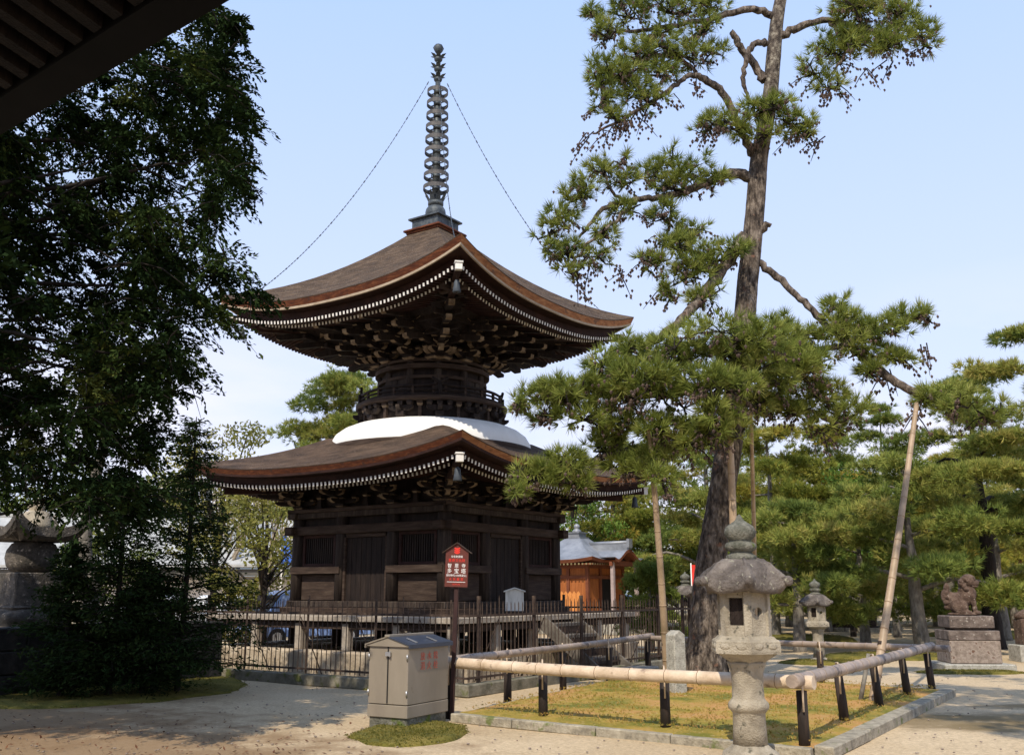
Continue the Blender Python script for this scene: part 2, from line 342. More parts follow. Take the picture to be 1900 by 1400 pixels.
class Leaves:                            # gathers needles / leaves as one crown mesh
    def __init__(s): s.V = []; s.var = []; s.n = 0
    def needles(s, pts, dirs, L, w, n, spread=.9, var=None, vj=.12):
        pts = np.asarray(pts, float); dirs = unit(np.asarray(dirs, float)); N = len(pts)
        if N == 0: return
        d = np.repeat(dirs, n, 0) + rng.normal(0, spread * .55, (N * n, 3)); d = unit(d)
        p = np.repeat(pts, n, 0) + d * 0.015
        ln = L * rng.uniform(.7, 1.1, (N * n, 1))
        sd = unit(np.cross(d, rng.normal(0, 1, (N * n, 3)))) * (w / 2)
        T = np.stack([p - sd, p + sd, p + d * ln], 1)
        vv = rng.uniform(0, 1, N) if var is None else np.asarray(var)
        vv = np.clip(np.repeat(vv, n) + rng.normal(0, vj, N * n), 0, 1)
        s.V.append(T.reshape(-1, 3)); s.var.append(np.repeat(vv, 3))
    def build_tri(s, name, mat, parent, base):
        V = np.concatenate(s.V) - np.asarray(base); F = np.arange(len(V)).reshape(-1, 3)
        return npmesh(name, V, F, np.concatenate(s.var), mat, parent)
    def quads(s, pts, L, w, dirs=None, var=None, up=.3, droop=0.0):
        pts = np.asarray(pts, float); N = len(pts)
        d = rng.normal(0, 1, (N, 3)) if dirs is None else np.asarray(dirs, float) + rng.normal(0, .45, (N, 3))
        d[:, 2] -= droop; d = unit(d)
        nr = rng.normal(0, 1, (N, 3)); nr[:, 2] += up
        sd = unit(np.cross(d, nr))
        ln = L * rng.uniform(.6, 1.25, (N, 1)); ww = w * rng.uniform(.6, 1.2, (N, 1))
        Q = np.stack([pts - d * ln * .5, pts + sd * ww * .5, pts + d * ln * .5, pts - sd * ww * .5], 1)
        vv = rng.uniform(0, 1, N) if var is None else np.asarray(var)
        s.V.append(Q.reshape(-1, 3)); s.var.append(np.repeat(vv, 4))
    def build_quad(s, name, mat, parent, base):
        V = np.concatenate(s.V) - np.asarray(base); F = np.arange(len(V)).reshape(-1, 4)
        return npmesh(name, V, F, np.concatenate(s.var), mat, parent)

def text_mesh(body, size, matname, mtx, name, parent, align='CENTER', ext=.001, sx=1.0):
    cu = bpy.data.curves.new(name, 'FONT'); cu.body = body; cu.size = size; cu.align_x = align; cu.align_y = 'CENTER'; cu.extrude = ext
    cu.resolution_u = 2
    t = bpy.data.objects.new(name + '_tmp', cu); COL.objects.link(t)
    dg = bpy.context.evaluated_depsgraph_get(); dg.update()
    me = bpy.data.meshes.new_from_object(t.evaluated_get(dg)); bpy.data.objects.remove(t)
    me.name = name; me.transform(mtx @ Matrix.Scale(sx, 4, Vector((1, 0, 0)))); me.materials.clear(); me.materials.append(M[matname])
    o = bpy.data.objects.new(name, me); COL.objects.link(o); o.parent = parent
    return o

# ------------------------------------------------------------------ ground
def ground_material():
    m = bpy.data.materials.new('sandy_ground'); m.use_nodes = True
    n = m.node_tree.nodes; l = m.node_tree.links; b = n['Principled BSDF']
    b.inputs['Roughness'].default_value = .95; b.inputs['Specular IOR Level'].default_value = .15
    t = n.new('ShaderNodeTexCoord')
    def noise(sc, det=6):
        x = n.new('ShaderNodeTexNoise'); x.inputs['Scale'].default_value = sc; x.inputs['Detail'].default_value = det
        x.inputs['Roughness'].default_value = .6
        l.new(t.outputs['Object'], x.inputs['Vector']); return x.outputs[0]
    def ramp(s, a, bq, pa, pb):
        r = n.new('ShaderNodeValToRGB'); r.color_ramp.elements[0].position = pa; r.color_ramp.elements[1].position = pb
        r.color_ramp.elements[0].color = (*a, 1); r.color_ramp.elements[1].color = (*bq, 1); l.new(s, r.inputs[0]); return r.outputs[0]
    def mix(f, a, c, mode='MIX'):
        x = n.new('ShaderNodeMixRGB'); x.blend_type = mode
        if isinstance(f, float): x.inputs['Fac'].default_value = f
        else: l.new(f, x.inputs['Fac'])
        l.new(a, x.inputs['Color1']); l.new(c, x.inputs['Color2']); return x.outputs[0]
    base = ramp(noise(.35), (.475, .368, .230), (.605, .485, .325), .35, .68)
    fine = ramp(noise(26, 3), (.72, .70, .68), (1.12, 1.10, 1.08), .3, .7)
    c = mix(1.0, base, fine, 'MULTIPLY')
    c = mix(.7, c, ramp(noise(150, 2), (.7, .69, .68), (1.2, 1.2, 1.2), .3, .7), 'MULTIPLY')
    # damp stains on the trodden path
    def blob(cx, cy, rx, ry):
        mpn = n.new('ShaderNodeMapping'); mpn.inputs['Location'].default_value = (-cx / rx, -cy / ry, 0); mpn.inputs['Scale'].default_value = (1 / rx, 1 / ry, 0)
        l.new(t.outputs['Object'], mpn.inputs['Vector'])
        g = n.new('ShaderNodeVectorMath'); g.operation = 'LENGTH'; l.new(mpn.outputs[0], g.inputs[0])
        a = n.new('ShaderNodeMath'); a.operation = 'MULTIPLY_ADD'; l.new(noise(1.6), a.inputs[0]); a.inputs[1].default_value = 1.6
        a.inputs[2].default_value = -.8; s_ = n.new('ShaderNodeMath'); s_.operation = 'ADD'; l.new(g.outputs['Value'], s_.inputs[0]); l.new(a.outputs[0], s_.inputs[1])
        r = n.new('ShaderNodeMapRange'); r.inputs[1].default_value = 1.0; r.inputs[2].default_value = .55; r.inputs[3].default_value = 0; r.inputs[4].default_value = .8
        l.new(s_.outputs[0], r.inputs[0]); return r.outputs[0]
    dmp = n.new('ShaderNodeRGB'); dmp.outputs[0].default_value = (.17, .125, .062, 1)
    for q in ((5.4, 13.0, 1.3, 1.0), (6.8, 13.2, 1.5, .7), (6.1, 12.5, .9, .6), (7.6, 14.6, 1.2, .5)):
        c = mix(blob(*q), c, dmp.outputs[0])
    brown_tint = n.new('ShaderNodeRGB'); brown_tint.outputs[0].default_value = (.20, .125, .065, 1)  # browner tone over the left of the ground
    for q in ((-5.5, 10.6, 5.0, 2.6), (-7.0, 13.0, 4.0, 2.5)):
        c = mix(blob(*q), c, brown_tint.outputs[0])
    l.new(c, b.inputs['Base Color'])
    bp = n.new('ShaderNodeBump'); bp.inputs['Strength'].default_value = .55; bp.inputs['Distance'].default_value = .02
    l.new(noise(45, 8), bp.inputs['Height']); l.new(bp.outputs[0], b.inputs['Normal'])
    return m
M['ground'] = ground_material()
M['moss'] = mat('moss_and_dry_turf', [(.16, .155, .020), (.34, .24, .045), (.46, .25, .085)], .9, .98, 1.2, 45, pos=[.40, .50, .60], speck=((.45, .33, .19), 22, .62))
M['moss_green'] = mat('green_moss', [(.060, .062, .010), (.135, .118, .018), (.23, .175, .040)], 2.2, .98, 1.2, 45, speck=((.26, .20, .06), 24, .62))
gm = MB()
NX = 60
xs = np.concatenate([np.linspace(-900, -30, 12), np.linspace(-28, 28, 90), np.linspace(30, 900, 12)])
ys = np.concatenate([np.linspace(-300, 2, 8), np.linspace(3, 45, 110), np.linspace(47, 1500, 14)])
def gz(x, y):
    if y > 46 or abs(x) > 27 or y < 4: return 0.0
    return .012 * (math.sin(x * 1.3 + y * .4) + math.sin(y * 1.9 - x * .7)) * .5 - .012
gv = [(x, y, gz(x, y)) for y in ys for x in xs]
nx = len(xs)
gm.add(gv, [(j * nx + i, j * nx + i + 1, (j + 1) * nx + i + 1, (j + 1) * nx + i) for j in range(len(ys) - 1) for i in range(nx - 1)], 0, True)
tag(gm.build('ground', 'ground'), kind='structure')

MPOLY = []
def mound(name, poly, h, matname, edge=.25, seed=1):    # low turf mound with an uneven outline
    r = random.Random(seed); poly = [Vector((p[0], p[1], 0)) for p in poly]
    c = sum(poly, Vector()) / len(poly)
    ring = []
    n = len(poly)
    for i in range(n):
        a, b = poly[i], poly[(i + 1) % n]
        k = max(2, int((b - a).length / .18))
        for j in range(k):
            p = a.lerp(b, j / k); d = (p - c).normalized() if (p - c).length else Vector((1, 0, 0))
            ring.append(p + d * r.uniform(-.05, .05))
    mb = MB(); vs = []; N = len(ring); lv = [1.0, .96, .90, .78, .55, .3]
    zs = [-.03, h * .35, h * .7, h * .9, h, h]
    for q, z in zip(lv, zs):
        for p in ring:
            x = c.lerp(p, q); vs.append((x.x, x.y, z + r.uniform(-.008, .008)))
    vs.append((c.x, c.y, h))
    fs = [(i * N + k, i * N + (k + 1) % N, (i + 1) * N + (k + 1) % N, (i + 1) * N + k) for i in range(len(lv) - 1) for k in range(N)]
    fs += [((len(lv) - 1) * N + k, (len(lv) - 1) * N + (k + 1) % N, len(lv) * N) for k in range(N)]
    mb.add(vs, fs, 0, True)
    MPOLY.append(([(p.x, p.y) for p in poly], h, int(260 * max(1, n) ** .0 * 5)))
    return mb.build(name, matname)
def mound_tufts(polys):
    rr = random.Random(9); out = []
    for poly, h, n in polys:
        c = Vector((sum(p[0] for p in poly) / len(poly), sum(p[1] for p in poly) / len(poly), 0)); k = len(poly)
        for i in range(n):
            e = rr.randrange(k); a = Vector((poly[e][0], poly[e][1], 0)); b = Vector((poly[(e + 1) % k][0], poly[(e + 1) % k][1], 0))
            t = math.sqrt(rr.random()) * 1.04; p = c.lerp(a.lerp(b, rr.random()), t); out.append((p.x, p.y, h * (1 if t < .7 else max(0, (1.02 - t) / .32)) - .005))
    return out
def ellipse(c, rx, ry, n=20, rot=0):
    return [(c[0] + rx * math.cos(t) * math.cos(rot) - ry * math.sin(t) * math.sin(rot), c[1] + rx * math.cos(t) * math.sin(rot) + ry * math.sin(t) * math.cos(rot)) for t in np.linspace(0, 2 * PI, n, endpoint=False)]

# the railed bed round the old pine
A = G(846, 1334); B = G(1512, 1402); C = G(1750, 1288); D = G(1215, 1250)
def bed_pt(s, t):                        # s along A->B, t towards the back
    return A.lerp(B, s).lerp(D.lerp(C, s), t)
mb = MB(); vs = []; NS = 46
for j in range(NS + 1):
    for i in range(NS + 1):
        p = bed_pt(i / NS, j / NS); e = min(i, NS - i, j, NS - j) / 6
        vs.append((p.x, p.y, .075 + .05 * min(1, e) + .018 * math.sin(p.x * 2.1) * math.sin(p.y * 1.7) * min(1, e) + random.uniform(-.006, .006)))
mb.add(vs, [(j * (NS + 1) + i, j * (NS + 1) + i + 1, (j + 1) * (NS + 1) + i + 1, (j + 1) * (NS + 1) + i) for j in range(NS) for i in range(NS)], 0, True)
tag(mb.build('moss_bed', 'moss'), kind='structure')
def tufts_on(name, label, pts, mat_, h=.05):
    lv = Leaves(); lv.needles(pts, np.tile([0, 0, 1.0], (len(pts), 1)), h, .009, 5, .8)
    o = lv.build_tri(name, mat_, None, (0, 0, 0)); return tag(o, label, 'moss', kind='stuff')
M['leaf_moss'] = leafmat('moss_blades', [(.17, .16, .02), (.36, .25, .05), (.46, .28, .10)], .2)
M['leaf_mossgreen'] = leafmat('green_moss_blades', [(.06, .07, .010), (.13, .12, .018), (.24, .19, .045)], .2)
pts = []
for i in range(5200):
    p = bed_pt(random.uniform(.01, .99), random.uniform(.01, .99)); pts.append((p.x, p.y, .115))
tufts_on('moss_tufts', 'short moss and dry grass covering the railed bed', pts, 'leaf_moss', .026)
kb = MB()                                # kerb stones round the bed
def kerb_run(a, b, w, h, seed):
    r = random.Random(seed); L = (b - a).length; d = (b - a) / L; nrm = Vector((d.y, -d.x, 0)); x = 0
    while x < L - .05:
        k = min(r.uniform(.9, 1.5), L - x)
        if L - x - k < .4: k = L - x
        c = a + d * (x + k / 2) + nrm * (w / 2) + Vector((0, 0, h / 2 - .02))
        kb.box(c, (k - .012, w + r.uniform(-.012, .012), h + r.uniform(-.012, .012)), 0, Matrix.Rotation(math.atan2(d.y, d.x) + r.uniform(-.008, .008), 3, 'Z'))
        x += k
kerb_run(A, B, .12, .105, 1); kerb_run(B, C, .19, .125, 2); kerb_run(C, D, .12, .09, 3); kerb_run(D, A, .06, .085, 4)
o = kb.build('kerb', 'kerb', bevel=.012); tag(o, kind='structure')

tag(mound('moss_mound', [G(x, y) for x, y in ((640, 1366), (700, 1345), (800, 1336), (862, 1346), (868, 1360), (825, 1376), (745, 1386), (680, 1380))], .035, 'moss_green', seed=3), kind='structure')
tag(mound('moss_verge', [G(x, y) for x, y in ((-120, 1318), (120, 1312), (300, 1300), (430, 1284), (462, 1270), (440, 1256), (405, 1250), (300, 1264), (0, 1290), (-120, 1296))], .05, 'moss_green', seed=4), kind='structure')
tag(mound('moss_strip', [G(x, y) for x, y in ((405, 1248), (560, 1262), (690, 1280), (700, 1266), (560, 1254), (408, 1243))], .03, 'moss_green', seed=5), kind='structure')
tag(mound('moss_strip', [G(x, y) for x, y in ((840, 1280), (900, 1284), (1000, 1272), (1120, 1245), (1220, 1226), (1205, 1220), (1100, 1236), (980, 1262), (880, 1272))], .03, 'moss_green', seed=6), kind='structure')
tag(mound('moss_mound', ellipse(G(1530, 1229), 1.05, .62), .06, 'moss_green', seed=7), kind='structure')
tag(mound('moss_mound', ellipse(G(1475, 1190), 2.0, 1.6), .22, 'moss_green', seed=8), kind='structure')
tag(mound('moss_mound', ellipse(G(1665, 1218), 1.9, 1.3), .08, 'moss_green', seed=9), kind='structure')
tag(mound('moss_mound', ellipse(G(1800, 1247), 1.1, .45), .04, 'moss_green', seed=10), kind='structure')
tag(mound('moss_mound', ellipse(G(1870, 1180), 3.0, 2.0), .18, 'moss_green', seed=11), kind='structure')
mt_ = mound_tufts(MPOLY); tufts_on('moss_tufts', 'short moss blades on the small mounds beside the path', mt_, 'leaf_mossgreen', .018)
# fallen leaves
r_ = random.Random(5); fl = []
for i in range(420):
    px = r_.uniform(0, 700); py = 1300 + 100 * r_.random() ** .7
    p = G(px, py, .004); fl.append((p.x, p.y, .006))
lv = Leaves(); lv.quads(fl, .05, .03, dirs=np.tile([1.0, 0, 0], (len(fl), 1)), up=6)
tag(lv.build_quad('fallen_leaves', 'leaf_dead', None, (0, 0, 0)), 'scattered small brown fallen leaves on the sandy ground', 'leaves', kind='stuff')

def mnoise_in(p):
    for a, b in ((A, B), (B, C), (C, D), (D, A)):
        if (b.x - a.x) * (p.y - a.y) - (b.y - a.y) * (p.x - a.x) < 0: return False
    return True
r_ = random.Random(15); mb = MB()
for i in range(480):
    p = G(r_.uniform(-50, 1950), 1215 + 190 * r_.random() ** .8)
    if mnoise_in(p): continue
    q = r_.uniform(.006, .017); mb.ell((p.x, p.y, q * .2), (q * r_.uniform(.8, 1.5), q, q * .6), 5, 3)
tag(mb.build('pebbles', 'pedbrown'), 'small loose pebbles scattered over the sandy ground', 'pebbles', kind='stuff')
# ------------------------------------------------------------------ the pagoda
PC = Vector((-1.86, 22.12, 0)); PR = .183 - PI / 4
pag = thing('pagoda', 'two-storey dark wooden pagoda with white plaster dome and tall bronze spire', 'pagoda', PC, PR)
def rz(k): return Matrix.Rotation(k * PI / 2, 4, 'Z')
def local(p): return Matrix.Rotation(-PR, 4, 'Z') @ (Vector(p) - PC)
def to_world(p): return PC + Matrix.Rotation(PR, 3, 'Z') @ Vector(p)

# plinth, veranda
r_ = random.Random(11)
for k in range(4):
    x = -3.42
    while x < 3.0:
        L = min(r_.uniform(.9, 1.6), 3.42 - x)
        if 3.42 - x - L < .4: L = 3.42 - x
        if k % 2 == 0 or True:
            mb = MB()
            x0, x1 = x, x + L
            if k % 2: x0 = max(x0, -3.13); x1 = min(x1, 3.13)
            mb.box(((x0 + x1) / 2, -3.27 - r_.uniform(0, .03), .24 + r_.uniform(-.01, .01)), (x1 - x0 - .02, .28, .52), 0)
            o = mb.build('plinth_stone', 'plinth', pag, bevel=.035); o.rotation_euler = (0, 0, k * PI / 2)
        x += L
MB().box((0, 0, .2), (6.2, 6.2, .46)).build('earth_floor', 'ground', pag)
mb0 = MB().box((0, 0, .75), (.16, .16, .50)); post0 = mb0.build('veranda_post', 'deck', pag, bevel=.012); post0.location = (-3.2, -3.2, 0)
for k in range(4):
    for i in range(5):
        if k == 0 and i == 0: continue
        c = post0.copy(); COL.objects.link(c); c.parent = pag
        v = rz(k) @ Vector((-3.2 + i * 1.28, -3.2, 0)); c.location = v
base0 = MB().box((0, 0, .83), (.2, .2, .66)).build('floor_post', 'wood_dark', pag, bevel=.012)
first = True
for x in (-2.04, -.72, .72, 2.04):
    for y in (-2.04, -.72, .72, 2.04):
        c = base0 if first else base0.copy()
        if not first: COL.objects.link(c); c.parent = pag
        c.location = (x, y, 0); first = False
mb = MB()
for k in range(4):
    q = rz(k)
    if k % 2 == 0: mb.box(q @ Vector((0, -3.2, .96)), (6.7, .13, .13))
    else: mb.box(q @ Vector((0, -3.2, .957)), (.13, 6.26, .13))
for x in (-1.9, -.65, .65, 1.9): mb.box((x, 0, .967), (.12, 6.2, .11))
mb.build('veranda_beam', 'wood_rail', pag, bevel=.008)
mb = MB(); w = .245
for i in range(28):                      # floor boards, on the two sides running outwards
    x = -3.39 + (i + .5) * (6.78 / 28)
    mb.box((x, -2.79 + r_.uniform(-.008, .008), 1.095 + r_.uniform(-.003, .003)), (6.78 / 28 - .006, 1.16, .10)); mb.box((x, 2.79, 1.095), (6.78 / 28 - .006, 1.16, .10))
for i in range(18):
    y = -2.2 + (i + .5) * (4.4 / 18)
    mb.box((2.79 + r_.uniform(-.008, .008), y, 1.095 + r_.uniform(-.003, .003)), (1.16, 4.4 / 18 - .006, .10)); mb.box((-2.79, y, 1.095), (1.16, 4.4 / 18 - .006, .10))
mb.build('veranda_floor', 'deck', pag, bevel=.006)

# body
mb = MB().box((0, 0, 2.30), (4.0, 4.0, 2.2)); mb.build('wall', 'wood_dark', pag)
def ring(name, half, z0, z1, wd, ext, m):
    mb = MB(); h = z1 - z0
    for s_ in (-1, 1):
        mb.box((0, s_ * half, (z0 + z1) / 2), (2 * (half + ext), wd, h)); mb.box((s_ * half, 0, (z0 + z1) / 2 - .003), (wd - .004, 2 * (half + ext), h))
    return mb.build(name, m, pag, bevel=.012)
ring('sill_beam', 2.12, 1.15, 1.28, .34, .17, 'wood_rail'); ring('sill_beam', 2.06, 1.28, 1.41, .26, .13, 'wood_col')
ring('lintel_beam', 2.08, 2.80, 2.98, .22, .26, 'wood_rail'); ring('tie_beam', 2.07, 3.15, 3.27, .24, .20, 'wood_col'); ring('wall_plate', 2.07, 3.27, 3.35, .34, .17, 'wood_rail')
c0 = MB().lathe([(.135, 1.40), (.135, 3.15)], 16).build('column', 'wood_col', pag)
first = True
for x in (-2.04, -.72, .72, 2.04):
    for y in (-2.04, -.72, .72, 2.04):
        if abs(x) < 2 and abs(y) < 2: continue
        c = c0 if first else c0.copy()
        if not first: COL.objects.link(c); c.parent = pag
        c.location = (x, y, 0); first = False
for k in range(4):
    for sx_ in (-1, 1):
        cx = sx_ * 1.38
        mb = MB().box((cx, -2.13, 2.045), (1.46, .13, .15)); o = mb.build('waist_rail', 'wood_rail', pag, bevel=.008); o.rotation_euler = (0, 0, k * PI / 2)
        mb = MB()
        for xx, ww in ((cx - .46, .07), (cx + .46, .07)): mb.box((xx, -2.03, 2.46), (ww, .08, .68))
        mb.box((cx, -2.03, 2.765), (.85, .076, .065)); mb.box((cx, -2.03, 2.155), (.85, .076, .065))
        fr = mb.build('window', 'soffit', pag, bevel=.006); fr.rotation_euler = (0, 0, k * PI / 2)
        mb = MB()
        for i in range(14): mb.box((cx - .40 + i * .0615, -2.015, 2.46), (.034, .034, .55))
        mb.build('window_bars', 'wood_dark', fr)
        mb = MB().box((cx, -2.02, 1.69), (1.02, .05, .54)); o = mb.build('lower_panel', 'wood_rail', pag, bevel=.01); o.rotation_euler = (0, 0, k * PI / 2)
        mb = MB(); x0 = sx_ * .28
        for i in range(4): mb.box((x0 - .21 + i * .14, -2.03 + .004 * (i % 2), 2.06), (.136, .06, 1.30))
        d = mb.build('door', 'wood_dark', pag, bevel=.006); d.rotation_euler = (0, 0, k * PI / 2)
        mb = MB(); mb.box((sx_ * .60, -2.05, 2.06), (.09, .12, 1.32))
        o = mb.build('door_post', 'wood_rail', pag, bevel=.008); o.rotation_euler = (0, 0, k * PI / 2)
    mb = MB().box((0, -2.05, 2.755), (1.11, .12, .085)); o = mb.build('door_head', 'wood_rail', pag, bevel=.008); o.rotation_euler = (0, 0, k * PI / 2)

# bracket sets
def boat(mb, c, along, L, h, w, m=(0, 1)):
    along = Vector(along).normalized(); up = Vector((0, 0, 1)); side = up.cross(along)
    mt = Matrix(((along.x, side.x, 0, c[0]), (along.y, side.y, 0, c[1]), (0, 0, 1, c[2]), (0, 0, 0, 1)))
    q = min(.13, L * .3)
    mb.prism([(-L / 2 + q, 0), (L / 2 - q, 0), (L / 2 - q * .35, h * .28), (L / 2, h * .55), (L / 2, h), (-L / 2, h), (-L / 2, h * .55), (-L / 2 + q * .35, h * .28)],
             w, mt, m[0], [0, m[1], m[1], m[1], 0, m[1], m[1], m[1]])
def block(mb, c, s_, h, ang=0, m=(0, 1)):
    rt = Matrix.Rotation(ang, 3, 'Z'); vs = []
    for q, z in ((.68, 0), (1, h * .45), (1, h)):
        for x, y in ((-1, -1), (1, -1), (1, 1), (-1, 1)): vs.append(Vector(c) + rt @ Vector((x * s_ * q / 2, y * s_ * q / 2, z)))
    fs = [(0, 1, 5, 4), (1, 2, 6, 5), (2, 3, 7, 6), (3, 0, 4, 7), (4, 5, 9, 8), (5, 6, 10, 9), (6, 7, 11, 10), (7, 4, 8, 11), (3, 2, 1, 0), (8, 9, 10, 11)]
    mb.add(vs, fs, [m[1]] * 4 + [m[0]] * 6)
def bracket_set(org, out, tiers, step, dz, arm, sz=.12, tail=True, cross=None):
    mb = MB(); out = Vector((out[0], out[1], 0)).normalized(); sd = Vector((0, 0, 1)).cross(out); ang = math.atan2(out.y, out.x)
    if cross is not None: sd = Vector((cross[0], cross[1], 0))
    org = Vector(org); block(mb, org, sz * 1.9, dz * .55, ang)
    z = dz * .55
    boat(mb, org + Vector((0, 0, z)), sd, arm, dz * .6, sz * .8)
    for s_ in (-1, 0, 1): block(mb, org + sd * (s_ * arm * .42) + Vector((0, 0, z + dz * .6)), sz, dz * .4, ang)
    for i in range(tiers):
        o = step * (i + 1); zz = z + dz * i
        L = o + .42
        boat(mb, org + out * (o - L / 2 + .13) + Vector((0, 0, zz + .004)), out, L, dz * .6, sz * .8)
        block(mb, org + out * o + Vector((0, 0, zz + dz * .6)), sz, dz * .4, ang)
        z2 = zz + dz
        a = arm * (.62 + .17 * i)
        boat(mb, org + out * o + Vector((0, 0, z2)), sd, a, dz * .6, sz * .75)
        for s_ in (-1, 0, 1): block(mb, org + out * o + sd * (s_ * a * .42) + Vector((0, 0, z2 + dz * .6)), sz * .95, dz * .4, ang)
        if tail and i >= 1:              # sloping tail rafter with a pale cut end
            p1 = org + out * (o + (.60 if tiers > 2 else .34)) + Vector((0, 0, zz - dz * .10)); p0 = org + out * (-.1) + Vector((0, 0, zz + dz * 1.6))
            d = (p1 - p0); L = d.length; d.normalize(); u = sd.cross(d).normalized()
            if u.z < 0: u = -u
            mt = Matrix(((d.x, sd.x, u.x, p0.x), (d.y, sd.y, u.y, p0.y), (d.z, sd.z, u.z, p0.z), (0, 0, 0, 1)))
            mb.prism([(0, -.06), (L - .07, -.06), (L, -.02), (L, .06), (0, .06)], sz * .85, mt, 0, [0, 1, 1, 0, 0])
    return mb
for k in range(4):
    ca, sa = math.cos(k * PI / 2), math.sin(k * PI / 2)
    for x in (-.72, .72):
        o = bracket_set((x, -2.07, 3.35), (0, -1), 2, .27, .155, .86, tail=False).build('bracket_set', ['wood_dark', 'wood_end'], pag); o.rotation_euler = (0, 0, k * PI / 2)
    o = bracket_set((2.07, -2.07, 3.35), (1, -1), 2, .38, .155, .62, tail=False).build('bracket_set', ['wood_dark', 'wood_end'], pag); o.rotation_euler = (0, 0, k * PI / 2)
    o = bracket_set((1.95, -2.07, 3.352), (0, -1), 2, .27, .153, .80, tail=False).build('bracket_set', ['wood_dark', 'wood_end'], pag); o.rotation_euler = (0, 0, k * PI / 2)
    o = bracket_set((-1.95, -2.07, 3.352), (0, -1), 2, .27, .153, .80, tail=False).build('bracket_set', ['wood_dark', 'wood_end'], pag); o.rotation_euler = (0, 0, k * PI / 2)
    for x in (-1.36, 0, 1.36):           # struts between the bracket sets
        mb = MB().prism([(-.09, 0), (.09, 0), (.055, .08), (.055, .2), (-.055, .2), (-.055, .08)], .08, Matrix.Translation((x, -2.10, 3.35)), 0); block(mb, (x, -2.10, 3.55), .14, .08)
        o = mb.build('strut', ['wood_dark', 'wood_end'], pag); o.rotation_euler = (0, 0, k * PI / 2)
mb = MB().box((0, 0, 3.60), (4.0, 4.0, .5)); mb.build('bracket_wall', 'wood_dark', pag)
ring('purlin', 2.61, 3.80, 3.92, .12, .5, 'wood_dark')

